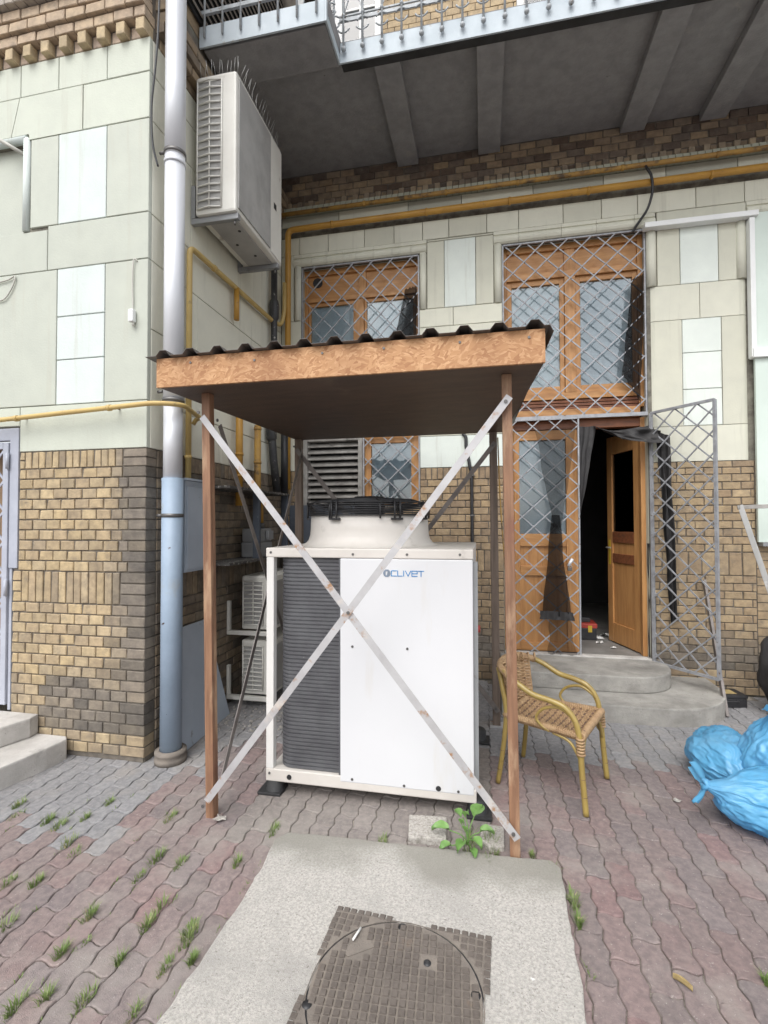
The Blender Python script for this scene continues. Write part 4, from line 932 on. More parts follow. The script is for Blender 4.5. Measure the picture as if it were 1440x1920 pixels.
MB().box(-2.275, -2.237, WA-.04, WA-.004, 2.87, 2.955).build('plug', M['whitepaint'], pc, bevel=.009); MB().tube([(-2.25, WA-.02, 2.875), (-2.245, WA-.02, 2.845)], .008, 8).build('pin', M['pvcgrey'], pc)
pc = MB().tube(smoothpath([(-3.42, WA-.01, 3.245), (-3.27, WA-.012, 3.26), (-3.205, WA-.012, 3.28), (-3.225, WA-.012, 3.21), (-3.29, WA-.012, 3.13), (-3.36, WA-.012, 3.12)], 8), .005, 8)
tag(pc.build('wall_cable', M['pvcgrey']), 'loose grey cable loop on the wall at the left edge', 'cable')
# ------------------------------------------------------------ gas pipes
def pipe(name, label, pts, r, m, bend=.08, rings=(), cat='gas pipe', group='yellow gas pipes'):
    p0 = Vector(pts[0]); t = thing(name, label, cat, p0, group=group)
    MB().tube(bendpath(pts, bend, 8), r, 16).build('run', m, t)
    for a_, d_ in rings:
        a_ = Vector(a_); d_ = Vector(d_).normalized(); MB().tube([a_-d_*.012, a_+d_*.012], r+.005, 14).build('clip', m, t)
    return t
pipe('gas_pipe', 'thin yellow gas pipe crossing the left wall above the brickwork', [(-5, WA-.075, 2.20), (-3.23, WA-.075, 2.258), (-2.04, WA-.085, 2.312), (-1.905, WA+.02, 2.318), (-2.06, 3.25, 2.33), (-2.10, 3.26, 2.33), (-2.13, 3.26, 2.29)], .016, M['gaspale'], .11, [((-2.37, WA-.08, 2.297), (1, 0, .04)), ((-3.1, WA-.076, 2.262), (1, 0, .04))])
for x in (-2.36, -3.1): tag(MB().tube([(x, WA+.01, 2.275+.03*(x > -2.5)), (x, WA-.07, 2.275+.03*(x > -2.5))], .006, 8).build('pipe_hook', M['bolt']), 'small iron hook holding thin gas pipe, %s' % ('near the drainpipe' if x > -2.5 else 'above the left door'), 'hook')
pipe('gas_pipe', 'yellow gas pipe rising from the blue box then running under air conditioner', [(-2.105, 3.165, 1.80), (-2.105, 3.165, 3.585), (-2.105, 4.62, 3.62), (-2.09, 4.78, 3.64), (-2.06, 4.79, 3.80), (-2.06, 4.79, 4.1)], .021, M['gaspale'], .07, [((-2.105, 3.165, 2.03), (0, 0, 1)), ((-2.105, 3.5, 3.593), (0, 1, 0))])
pipe('gas_pipe', 'short stub of yellow gas pipe below the air conditioner', [(-2.10, 3.85, 3.60), (-2.10, 3.85, 3.32)], .023, M['gas'])
pipe('gas_pipe', 'clean thick yellow riser standing on the meter shelf', [(-2.085, 3.88, 1.70), (-2.085, 3.88, 2.8)], .031, M['gas'], rings=[((-2.085, 3.88, 1.96), (0, 0, 1)), ((-2.085, 3.88, 2.15), (0, 0, 1))])
pipe('gas_pipe', 'dropping-stained thick yellow riser nearer the corner', [(-2.085, 4.23, 1.55), (-2.085, 4.23, 2.47)], .031, M['gasold'], rings=[((-2.085, 4.23, 2.12), (0, 0, 1)), ((-2.085, 4.23, 2.44), (0, 0, 1))])
pipe('gas_pipe', 'yellow gas pipe rising in the corner and running along the lintels', [(-2.045, 4.85, 1.9), (-2.045, 4.85, 4.70), (-1.9, 4.85, 4.702), (XR, 4.85, 4.715)], .031, M['gas'], .13, [((x, 4.85, 4.705), (1, 0, 0)) for x in (-1.55, -.55, .27, 1.0, 2.05)])
pipe('gas_pipe', 'weathered upper yellow pipe directly under the brick frieze', [(XC+.02, 4.845, 4.875), (-.1, 4.845, 4.878), (XR, 4.845, 4.88)], .022, M['gasold'], rings=[((x, 4.845, 4.877), (1, 0, 0)) for x in (-1.2, -.35, .35, 1.3, 2.1)])
bp_ = thing('soil_pipe', 'black plastic soil pipe with socket in the recess corner', 'pipe', (-2.08, 4.55, 1.85))
MB().tube([(-2.09, 4.60, 2.9), (-2.09, 4.60, 4.3)], .032, 14).build('upper_pipe', M['blackpipe'], bp_); MB().lathe([(.034, 0), (.048, .03), (.05, .17), (.044, .20), (.034, .22)], (-2.09, 4.60, 3.62), 16).build('socket', M['blackpipe'], bp_)
MB().tube([(-2.08, 4.66, 1.85), (-2.085, 4.58, 2.2), (-2.09, 4.55, 2.45), (-2.09, 4.57, 2.9)], .040, 14).build('lower_pipe', M['blackpipe'], bp_); MB().lathe([(.04, 0), (.053, .02), (.053, .16), (.04, .2)], (-2.09, 4.545, 2.38), 16).build('socket', M['blackpipe'], bp_)
tag(MB().tube([(-2.06, 4.80, 1.85), (-2.06, 4.80, 2.6)], .038, 12).build('black_pipe', M['black']), 'plain black pipe behind the soil pipe in the corner', 'pipe')
tag(MB().tube(smoothpath([(1.50, WB-.005, 4.98), (1.50, WB-.10, 4.84), (1.535, WB-.12, 4.74), (1.545, WB-.11, 4.6), (1.51, WB-.08, 4.46), (1.44, WB-.03, 4.36), (1.40, WB+.0, 4.30)], 8), .012, 8).build('black_cable', M['black']), 'thick black cable hanging over the yellow pipes above the door', 'cable')
bk = thing('black_conduit', 'black conduit running down the brick between window and door', 'conduit', (-.12, WB-.02, .9))
MB().tube(smoothpath([(-.20, WB-.015, 2.44), (-.17, WB-.018, 2.40), (-.165, WB-.02, 2.3), (-.13, WB-.025, 2.1), (-.115, WB-.025, 1.9), (-.11, WB-.025, .35)], 6), .017, 10).build('run', M['black'], bk)
for z in (2.02, 1.62, 1.18, .9): MB().box(-.135, -.085, WB-.045, WB-.003, z-.008, z+.008).build('clip', M['bolt'], bk)
# ------------------------------------------------------------ white ledge, right window boards
tag(MB().box(1.487, 2.42, WB-.085, WB-.003, 4.287, 4.335).build('ledge_board', M['whitepaint'], bevel=.004), 'white painted board fixed over the pilaster beside the door', 'board')
mp = thing('boarded_window', 'mint painted boarded window with white frame at the right edge', 'window', (2.9, WB-.05, 1.36))
MB().box(2.395, 4.0, WB-.045, WB-.02, 3.095, 4.33).build('upper_board', M['mint'], mp); MB().box(2.385, 4.0, WB-.05, WB-.022, 1.37, 3.01).build('lower_board', M['mint'], mp)
MB().box(2.352, 2.394, WB-.07, WB-.004, 3.02, 4.28).build('frame', M['whitepaint'], mp, bevel=.004); MB().box(2.36, 4.0, WB-.085, WB-.004, 3.012, 3.094).build('frame', M['whitepaint'], mp, bevel=.004)
MB().box(2.40, 4.0, WB-.09, WB-.012, 1.335, 1.368).build('sill', M['meter'], mp)

# ------------------------------------------------------------ wall fittings on side wall C
bb = thing('meter_cabinet', 'grey blue steel cabinet on the side wall beside the drainpipe', 'cabinet', (-2.06, 3.05, 1.21))
MB().box(XC+.003, -1.975, 2.94, 3.215, 1.215, 1.84).build('body', M['bluebox'], bb, bevel=.004); MB().box(-1.974, -1.968, 2.955, 3.20, 1.235, 1.80).build('door', M['bluebox'], bb, bevel=.002)
MB().box(XC+.003, -1.955, 2.925, 3.225, 1.8405, 1.855).build('lid', M['bluebox'], bb)
sh = thing('meter_shelf', 'dropping-covered steel shelf frame around the gas meter', 'shelf', (-2.05, 3.9, 1.25))
MB().box(XC+.003, -1.88, 3.36, 4.50, 1.815, 1.835).build('top_shelf', M['dusty'], sh); MB().box(XC+.003, -1.88, 3.36, 4.50, 1.225, 1.245).build('bottom_shelf', M['dusty'], sh)
for y in (3.86, 4.46): MB().box(-1.945, -1.885, y, y+.03, 1.246, 1.814).build('upright', M['slate'], sh)
gm = thing('gas_meter', 'grey gas meter sitting on the lower shelf', 'gas meter', (-1.98, 4.05, 1.246))
MB().box(-2.09, -1.915, 3.93, 4.19, 1.247, 1.38).build('body', M['meter'], gm, bevel=.012); MB().box(-2.085, -1.92, 3.935, 4.185, 1.381, 1.50).build('body', M['meter'], gm, bevel=.012)
for y in (3.98, 4.14): MB().tube([(-2.0, y, 1.50), (-2.0, y, 1.55)], .028, 14).build('union', M['bolt'], gm)
MB().box(-1.914, -1.885, 4.05, 4.15, 1.40, 1.48).build('counter', M['meter'], gm, bevel=.004); MB().tube([(-2.0, 4.14, 1.55), (-2.0, 4.14, 1.70), (-2.06, 4.22, 1.78)], .018, 10).build('feed', M['gas'], gm)
def aircon(name, label, x0, x1, y0, y1, z0, z1, rows, top_louver=False, group='air conditioner outdoor units'):
    t = thing(name, label, 'air conditioner', ((x0+x1)/2, (y0+y1)/2, z0), group=group); wm = M['acwhite']
    MB().box(x0, x1, y0, y1, z0, z1).build('body', wm, t, bevel=.018)
    w = x1-x0
    gx0, gx1, gz0, gz1 = x0+.02, x0+w*.66 if not top_louver else x1-.09, z0+.04, z1-.05
    gq = MB().box(gx0, gx1, y0-.004, y0+.01, gz0, gz1).build('side_grille', M['acgrey'], t)
    for i in range(rows+1):
        z = gz0+(gz1-gz0)*i/rows
        MB().tube([(gx0, y0-.006, z), ((gx0+gx1)/2, y0-.016, z+.006), (gx1, y0-.006, z)], .0068, 6).build('grille_bar', wm, gq)
    for x in (gx0, (gx0+gx1)/2, gx1): MB().tube([(x, y0-.010, gz0), (x, y0-.010, gz1)], .006, 6).build('grille_bar', wm, gq)
    # fan face with mesh guard
    MB().box(x1+.001, x1+.010, y0+.03, y0+(y1-y0)*.70, z0+.035, z1-.04).build('mesh_guard', M['acgrey'], t, bevel=.004)
    MB().box(x1+.001, x1+.006, y0+(y1-y0)*.715, y1-.02, z0+.02, z1-.03).build('service_panel', wm, t, bevel=.003)
    return t
ac = aircon('air_conditioner', 'large aged white outdoor unit hung high under the balcony with bird spikes', -2.10, -1.77, 3.225, 4.05, 3.85, 4.90, 17)
for y in (3.27, 3.98):
    bkt = thing('wall_bracket', 'grey steel bracket under the %s end of the high air conditioner' % ('near' if y < 3.5 else 'far'), 'bracket', (XC, y, 3.8), group='air conditioner brackets')
    MB().box(XC+.002, -1.765, y-.02, y+.02, 3.805, 3.847).build('arm', M['meter'], bkt, bevel=.004); MB().box(XC+.002, XC+.035, y-.021, y+.021, 3.848, 4.10).build('upright', M['meter'], bkt, bevel=.003)
    MB().tube([(-1.80, y, 3.80), (-1.80, y, 3.77)], .008, 8).build('bolt', M['bolt'], bkt)
MB().box(-2.04, -1.82, 3.31, 3.95, 3.838, 3.8495).build('base_tray', M['acgrey'], ac, bevel=.003)
for p_ in ((-1.86, 3.45), (-1.97, 3.62), (-1.90, 3.8)): MB().tube([(*p_, 3.84), (*p_, 3.834)], .012, 10).build('drain_hole', M['black'], ac)
MB().box(-1.7639, -1.762, 3.87, 3.92, 4.28, 4.33).build('hand_hole', M['black'], ac)
bs = thing('bird_spikes', 'row of thin wire bird spikes along the top of the high unit', 'bird spikes', (-1.9, 3.6, 4.90))
MB().box(-1.80, -1.775, 3.25, 4.02, 4.9005, 4.905).build('strip', M['steel'], bs); MB().box(-2.08, -1.81, 3.235, 3.26, 4.9005, 4.905).build('strip', M['steel'], bs)
sp = MB()
for i in range(22): y = 3.27+.034*i; sp.tube([(-1.787, y, 4.903), (-1.787+rnd.uniform(-.03, .06), y+rnd.uniform(-.01, .01), 5.01+rnd.uniform(-.015, .01))], .0016, 4)
for i in range(11): x = -2.07+.03*i; sp.tube([(x, 3.247, 4.903), (x+rnd.uniform(-.02, .02), 3.247+rnd.uniform(-.04, .02), 5.01)], .0016, 4)
tag(sp.build('spikes', M['steel'], bs), kind='stuff')
for z0, lab in ((.645, 'upper of two small white outdoor units behind the chiller, dropping-stained'), (.10, 'lower of two small white outdoor units behind the chiller, near ground')):
    aircon('air_conditioner', lab, -2.03, -1.74, 3.83, 4.55, z0, z0+.455, 10, True)
    k = thing('wall_bracket', 'pale angle bracket carrying the %s small unit' % ('upper' if z0 > .3 else 'lower'), 'bracket', (XC, 3.8, z0-.04), group='air conditioner brackets')
    MB().box(XC+.002, -1.74, 3.80, 3.835, z0-.045, z0-.01).build('arm', M['acwhite'], k, bevel=.003); MB().box(XC+.002, XC+.028, 3.80, 3.834, z0-.009, z0+.24).build('upright', M['acwhite'], k, bevel=.003)
lp = MB(); a_ = [(-1.985, 2.92, .002), (-2.03, 3.64, .002), (-2.135, 3.46, .80), (-2.12, 2.92, .80)]
lp.add(a_+[(x-.006, y, z) for x, y, z in a_], [(0, 1, 2, 3), (7, 6, 5, 4), (0, 4, 5, 1), (1, 5, 6, 2), (2, 6, 7, 3), (3, 7, 4, 0)])
tag(lp.build('leaning_sheet', M['bluebox']), 'grey blue sheet panel leaning on the side wall behind the downpipe', 'panel')
sp_ = MB().box(-2.02, -1.30, WB-.09, WB-.06, .85, 1.735); tag(sp_.build('slate_board', M['slate'], bevel=.004), 'dark slate board standing below the louvre vent', 'board')
dbm = MB()
for i in range(420):
    x, y = rnd.uniform(-2.1, -1.25), rnd.uniform(3.3, 4.85); s_ = rnd.uniform(.003, .013)
    if x > -1.5 and rnd.random() < .6: continue
    dbm.prism([(x+s_*math.cos(t)*rnd.uniform(.6, 1.2), y+s_*math.sin(t)*rnd.uniform(.6, 1.2)) for t in (0, 1.3, 2.5, 3.8, 5.1)], 0.0, rnd.uniform(.004, .010))
tag(dbm.build('debris', M['granite']), 'crumbs of debris on paving behind the chiller', 'debris', kind='stuff')

# ------------------------------------------------------------ shelter
she = thing('shelter', 'home built shelter on timber posts with chipboard fascia and corrugated roof', 'shelter', (-.65, 3.0, 0))
PTS = {'fl': ((-1.422, 2.372, -.01), (-1.462, 2.372, 2.25)), 'fr': ((.133, 2.366, -.01), (.110, 2.366, 2.25)), 'bl': ((-1.50, 3.835, -.01), (-1.517, 3.835, 2.25)), 'br': ((.087, 3.835, -.01), (.075, 3.835, 2.25))}
for k, (p_, q_) in PTS.items():
    w_ = .046 if k in ('fl', 'fr') else .058
    o = MB().bar(p_, q_, w_, .05).build('post', M['woodpost'] if k in ('fl', 'fr') else M['postgrey'], she, bevel=.004)
    fp = Vector(p_)
    if k in ('bl', 'br'): MB().box(fp.x-.05, fp.x+.05, fp.y-.045, fp.y+.055, -.006, .008).build('foot_plate', M['brace'], she)
ro = MB(); ro.add([(-1.64, 2.215, 2.25), (.264, 2.215, 2.25), (.165, 3.87, 2.25), (-1.545, 3.87, 2.25), (-1.64, 2.215, 2.268), (.264, 2.215, 2.268), (.165, 3.87, 2.268), (-1.545, 3.87, 2.268)],
                  [(0, 3, 2, 1), (4, 5, 6, 7), (0, 1, 5, 4), (1, 2, 6, 5), (2, 3, 7, 6), (3, 0, 4, 7)]); ro.build('ceiling_board', M['ply'], she)
MB().box(-1.645, .268, 2.195, 2.213, 2.247, 2.395).build('fascia_board', M['osb'], she)
MB().add([(.250, 2.216, 2.27), (.265, 2.216, 2.27), (.166, 3.86, 2.27), (.15, 3.86, 2.27), (.250, 2.216, 2.385), (.265, 2.216, 2.385), (.166, 3.86, 2.34), (.15, 3.86, 2.34)],
         [(0, 3, 2, 1), (4, 5, 6, 7), (0, 1, 5, 4), (1, 2, 6, 5), (2, 3, 7, 6), (3, 0, 4, 7)]).build('side_board', M['osb'], she)
# corrugated sheet: trapezoid ribs running front to back
prof = []; pit = .151; x = -1.69
while x < .26:
    for dx, dz in ((0, 0), (.062, 0), (.084, .027), (.118, .027), (.140, 0)): prof.append((x+dx, dz))
    x += pit
prof.append((.285, 0)); prof.append((.30, -.03))
cs_ = MB(); n = len(prof)
def zr(y): return 2.397-(y-2.2)*.028
vs = []
for y in (2.165, 3.93):
    sq_ = 1 if y < 3 else .93
    vs += [((px_+.65)*sq_-.65, y, zr(y)+dz) for px_, dz in prof]
    vs += [((px_+.65)*sq_-.65, y, zr(y)+dz+.0016) for px_, dz in prof]
fs = [(i, i+1, 2*n+i+1, 2*n+i)[::-1] for i in range(n-1)]+[(n+i, n+i+1, 3*n+i+1, 3*n+i) for i in range(n-1)]+[(i, i+1, n+i+1, n+i) for i in range(n-1)]
cs_.add(vs, fs); cs_.build('roof_sheet', M['roofing'], she)
sc_ = MB().tube([(0, 0, 0), (0, -.004, 0)], .006, 8).mesh('screw', M['bolt'])
for x in (-1.45, -1.1, -.75, -.45, -.1, .2): o = link('screw', sc_, she); o.location = (x, 2.195, 2.36+rnd.uniform(-.01, .01)); o.matrix_parent_inverse = Matrix.Translation(-she.location)
def brace(p_, q_, m, n_=(0, 1, 0), w_=.035, ends=True):
    o = MB().bar(p_, q_, w_, .004, n_).build('brace', m, she)
    if ends:
        for e_ in (p_, q_):
            e_ = Vector(e_); d_ = (Vector(q_)-Vector(p_)).normalized(); e_ = e_+d_*(.03 if tuple(e_) == tuple(p_) else -.03)
            nn = Vector(n_); MB().tube([e_-nn*.002, e_-nn*.008], .009, 8).build('bolt', M['bolt'], o)
brace((-1.462, 2.318, 2.115), (.142, 2.318, .105), M['brace']); brace((-1.418, 2.311, .105), (.122, 2.311, 2.135), M['brace'])
o = MB().tube([(-.655, 2.312, 1.108), (-.655, 2.302, 1.108)], .008, 8).build('bolt', M['bolt'], she)
brace((-1.40, 2.39, 2.08), (-1.462, 3.82, .12), M['bracedark'], (1, 0, 0), .036); brace((-1.372, 2.39, .20), (-1.478, 3.82, 2.16), M['bracedark'], (1, 0, 0), .036)
brace((-1.52, 3.788, 2.16), (.10, 3.788, .12), M['bracedark']); brace((-1.50, 3.781, .12), (.09, 3.781, 2.16), M['bracedark'])
MB().tube(smoothpath([(.11, 3.80, 2.2), (.125, 3.78, 1.7), (.155, 3.76, 1.2), (.17, 3.78, .75)], 6), .005, 6).build('tie_wire', M['gasold'], she)

# ------------------------------------------------------------ chiller
ch = thing('chiller', 'large white floor standing chiller with dark coil and round top fan', 'chiller', (-.65, 3.1, 0))
cx0, cx1, cy0, cy1, cz0, cz1 = -1.233, -.058, 2.62, 3.6, .085, 1.406
lidm = MB().box(cx0-.003, cx1+.003, cy0-.003, cy1+.003, 1.352, cz1); lidm.build('lid', M['cream'], ch, bevel=.007)
for x0, x1, y0, y1 in ((cx0, cx0+.045, cy0, cy0+.045), (cx0, cx0+.045, cy1-.045, cy1)): MB().box(x0, x1, y0, y1, cz0+.06, 1.3515).build('corner_post', M['white'], ch, bevel=.004)
MB().box(cx0, cx1+.012, cy0-.002, cy0+.06, .075, .145).build('base_rail', M['cream'], ch, bevel=.006)
MB().box(cx0, cx1, cy0+.061, cy1, .085, .12).build('base_tray', M['cream'], ch)
MB().box(-.789, cx1, cy0-.004, cy0+.02, .115, 1.3505).build('front_panel', M['panelw'], ch, bevel=.006)
MB().box(cx1-.022, cx1, cy0+.021, cy1, .121, 1.3505).build('side_panel', M['panelw'], ch)
MB().box(cx0+.1, cx1-.03, cy1-.03, cy1-.005, .121, 1.35).build('rear_panel', M['panelw'], ch)
MB().box(cx1+.001, cx1+.025, cy0+.02, cy0+.035, .15, 1.34).build('door_seam', M['meter'], ch)
# coil: rounded plan, ridged in height
plan = [(-.80, cy0+.022)]+[(-1.085+.0, cy0+.022)]+[(-1.085-.085*math.sin(t*math.pi/16), cy0+.107-.085*math.cos(t*math.pi/16)) for t in range(1, 9)]+[(-1.17, cy1-.05)]
cen = Vector((-.8, cy1)); vs = []; rowsn = 54; zz = []
for i in range(rowsn):
    z = .15+1.2*i/rowsn; hgt = 1.2/rowsn
    zz += [(z, 0), (z+hgt*.62, 0), (z+hgt*.72, .007), (z+hgt*.90, .007)]
n = len(plan)
for z, ins in zz:
    for x, y in plan:
        d_ = (Vector((x, y))-Vector((-1.0, 3.0))); d_.normalize(); vs.append((x-d_.x*ins, y-d_.y*ins, z))
co_ = MB(); co_.add(vs, [(r*n+i, (r+1)*n+i, (r+1)*n+i+1, r*n+i+1) for r in range(len(zz)-1) for i in range(n-1)]); 
tag(co_.build('coil', M['coil'], ch), 'dark ridged heat exchanger coil behind the left front frame')
MB().box(-.80, -.7895, cy0+.005, cy0+.021, .146, 1.351).build('coil_flange', M['coil'], ch)
# bolts, holes
bm_ = MB().tube([(0, 0, 0), (0, -.004, 0)], .007, 10).mesh('bolt', M['bolt'])
for x, z in ((-1.205, 1.38), (-.715, 1.374), (-.41, 1.376), (-.125, 1.378), (-.718, .863), (-.41, .866), (-1.21, .12), (-.72, .135), (-.43, .13), (-.14, .13)):
    o = link('bolt', bm_, ch); o.location = (x, cy0-.003, z)
for x, z in ((-1.09, .108), (-.245, .135)): MB().tube([(x, cy0+.0, z), (x, cy0-.0062, z)], .014, 14).build('lifting_hole', M['black'], ch)
MB().tube([(cx1, 2.8, .95), (cx1+.035, 2.8, .95)], .02, 14).build('isolator_knob', M['red'], ch)
# feet
for x in (cx0+.01, cx1+.0):
    for y in (cy0+.045, cy1-.05):
        MB().lathe([(.001, .0), (.058, .0), (.06, .012), (.05, .02), (.05, .07), (.04, .084), (.001, .084)], (x+(.03 if x < -1 else .015), y, 0), 20).build('foot', M['rubber'], ch)
        MB().box(x-.055 if x < -1 else x-.04, x+.085 if x < -1 else x+.09, y-.065, y+.06, .0, .016).build('foot_pad', M['rubber'], ch, bevel=.005)
# fan shroud with smooth flare and guard
fc = (-.735, 3.11, 0)
MB().lathe([(.455, 1.407), (.435, 1.411), (.412, 1.423), (.397, 1.442), (.388, 1.47), (.384, 1.51), (.382, 1.592), (.370, 1.592), (.367, 1.42)], fc, 48).build('fan_shroud', M['cream'], ch)
fg = thing_ = None
gd = MB()
for i in range(7): gd.tube([(fc[0]+.395*math.cos(t*math.pi/20), fc[1]+.395*math.sin(t*math.pi/20), 1.598+.0125*i) for t in range(40)], .0042, 5, closed=True)
for r in [.04*i for i in range(1, 10)]: gd.tube([(fc[0]+r*math.cos(t*math.pi/20), fc[1]+r*math.sin(t*math.pi/20), 1.712-.04*(r/.395)**2) for t in range(40)], .004, 5, closed=True)
gdo = gd.build('fan_guard', M['black'], ch)
for i in range(8):
    an = RD(45*i+22); c_, s_ = math.cos(an), math.sin(an)
    MB().tube(bendpath([(fc[0], fc[1], 1.714), (fc[0]+.34*c_, fc[1]+.34*s_, 1.69), (fc[0]+.402*c_, fc[1]+.402*s_, 1.66), (fc[0]+.402*c_, fc[1]+.402*s_, 1.575)], .04), .006, 6).build('guard_strut', M['black'], gdo)
for an in (RD(252), RD(307), RD(200), RD(340), RD(70), RD(120)):
    c_, s_ = math.cos(an), math.sin(an); t_ = (-s_, c_)
    for q_ in (-1, 1): MB().tube([(fc[0]+.403*c_+t_[0]*.018*q_, fc[1]+.403*s_+t_[1]*.018*q_, 1.68), (fc[0]+.403*c_+t_[0]*.018*q_, fc[1]+.403*s_+t_[1]*.018*q_, 1.57)], .007, 6).build('guard_clip', M['black'], gdo)
    p0 = Vector((fc[0]+.397*c_, fc[1]+.397*s_, 1.573)); MB().bar(p0-Vector((*t_, 0))*.035, p0+Vector((*t_, 0))*.035, .022, .012, (0, 0, 1)).build('guard_clip', M['black'], gdo)
MB().lathe([(.001, 1.722), (.10, 1.72), (.10, 1.60), (.001, 1.60)], fc, 20).build('fan_motor', M['black'], ch)
for i in range(5):
    an = RD(72*i); MB().grid(lambda u, v: (fc[0]+(.1+.26*u)*math.cos(an+(v-.5)*.7), fc[1]+(.1+.26*u)*math.sin(an+(v-.5)*.7), 1.54+.05*(v-.5)), 5, 4).build('fan_blade', M['black'], ch)
# maker's mark: ring emblem and drawn letters CLIVET
lg = MB(); yb = cy0-.0055
lx, lz, hL, wL, gp, tk = -.497, 1.2585, .028, .029, .0065, .0042
def stroke(pts):
    for i in range(len(pts)-1):
        (ax_, az_), (bx_, bz_) = pts[i], pts[i+1]
        d_ = math.hypot(bx_-ax_, bz_-az_) or 1; ex_ = tk*.42
        lg.bar((ax_-(bx_-ax_)/d_*ex_, yb-.0002*(i % 2), az_-(bz_-az_)/d_*ex_), (bx_+(bx_-ax_)/d_*ex_, yb-.0002*(i % 2), bz_+(bz_-az_)/d_*ex_), tk, .0012)
x = lx
for ch_ in 'CLIVeT':
    w_, h_ = wL, hL
    if ch_ == 'C': stroke([(x+w_, lz+h_), (x+.003, lz+h_), (x, lz+h_-.003), (x, lz), (x+w_, lz)])
    if ch_ == 'L': stroke([(x, lz+h_), (x, lz), (x+w_*.85, lz)]); w_ *= .85
    if ch_ == 'I': stroke([(x, lz+h_), (x, lz)]); w_ = .001
    if ch_ == 'V': stroke([(x, lz+h_), (x+w_*.5, lz), (x+w_, lz+h_)])
    if ch_ == 'e': stroke([(x+w_, lz), (x, lz), (x, lz+h_), (x+w_, lz+h_), (x+w_, lz+h_*.5), (x, lz+h_*.5)])
    if ch_ == 'T': stroke([(x, lz+h_), (x+w_, lz+h_)]); stroke([(x+w_*.5, lz+h_), (x+w_*.5, lz)])
    x += w_+gp+(.002 if ch_ in 'IL' else 0)
lg.build('brand_lettering', M['logoblue'], ch)
em = MB(); ec = (-.522, 1.2725)
for i in range(9):
    z = ec[1]-.018+.0045*i; hw = math.sqrt(max(0, .0205**2-(z-ec[1])**2))
    if abs(i-4) < 3: em.bar((ec[0]-hw, yb, z), (ec[0]-hw*.35, yb, z), .0046, .0012); em.bar((ec[0]+hw*.1+.004*(i-4)*.3, yb, z), (ec[0]+hw, yb, z), .0032, .0012)
    else: em.bar((ec[0]-hw, yb, z), (ec[0]+hw, yb, z), .0046, .0012)
em.build('emblem', M['logogrey'], ch)

# ------------------------------------------------------------ wicker armchair
cf = Vector((.437, -.206)).normalized(); chx = thing('armchair', 'bamboo armchair with woven wicker seat beside the shelter post', 'armchair', (.389, 3.066, 0), math.atan2(cf.y, cf.x)); chx.scale = (.94, .90, 1)
ST = .405
def T(name, path, r, m, par=None, seg=12, **k): return MB().tube(path, r, seg, **k).build(name, m, par or chx, world=False)
for s_ in (-1, 1):
    # front leg rising into the arm and sweeping back round the backrest
    T('arm_and_front_leg', smoothpath([(.27, .262*s_, .006), (.25, .255*s_, .2), (.236, .25*s_, .38), (.215, .25*s_, .475), (.16, .252*s_, .54), (.075, .257*s_, .566), (-.03, .262*s_, .582), (-.13, .26*s_, .628), (-.22, .225*s_, .665), (-.27, .17*s_, .677)], 6), .0165, M['bamboo'])
    T('rear_leg', smoothpath([(-.27, .225*s_, .006), (-.24, .205*s_, .22), (-.225, .195*s_, .42), (-.25, .19*s_, .56), (-.285, .17*s_, .672)], 6), .0155, M['bamboo'])
    # arm loop
    T('arm_loop', smoothpath([(.205, .243*s_, .49), (.12, .243*s_, .532), (.03, .243*s_, .51), (-.015, .243*s_, .455), (.01, .24*s_, .415), (.06, .235*s_, .39)], 8), .0085, M['bamboo'])
    T('corner_brace', smoothpath([(.245, .25*s_, .27), (.18, .24*s_, .36), (.08, .232*s_, .385)], 6), .0085, M['bamboo'])
    T('corner_brace', smoothpath([(.248, .245*s_, .25), (.245, .19*s_, .35), (.24, .12*s_, .385)], 6), .0085, M['bamboo'])
    for i in range(6): T('binding', arc((.2435-.0009*i, .2525*s_, .315+.016*i), .0195, 0, 2*math.pi, 12, 'xy')[:-1], .0065, M['wicker'], seg=6, closed=True)
for s_ in (-1, 1):
    for x, y, z in ((.262, .259, .10), (.252, .2555, .19), (.212, .25, .48), (-.262, .22, .09), (-.245, .208, .2)):
        T('node_ring', arc((x, y*s_, z), .0158, 0, 2*math.pi, 12, 'xy')[:-1], .0016, M['wickerdark'], seg=5, closed=True)
T('top_rail', smoothpath([(-.19, .24, .652), (-.27, .175, .68), (-.305, .06, .688), (-.305, -.06, .688), (-.27, -.175, .68), (-.19, -.24, .652)], 8), .021, M['wicker'])
for i in range(13):
    t = RD(118+124*i/12); p_ = (-.06+.25*math.cos(t)*1.0, .26*math.sin(t)*.9, .678)
    T('binding', [(p_[0]+.0*k_+.0235*math.cos(k_*math.pi/6)*math.cos(t), p_[1]+.0235*math.cos(k_*math.pi/6)*math.sin(t), p_[2]+.0235*math.sin(k_*math.pi/6)) for k_ in range(12)], .005, M['wicker'], seg=5, closed=True)
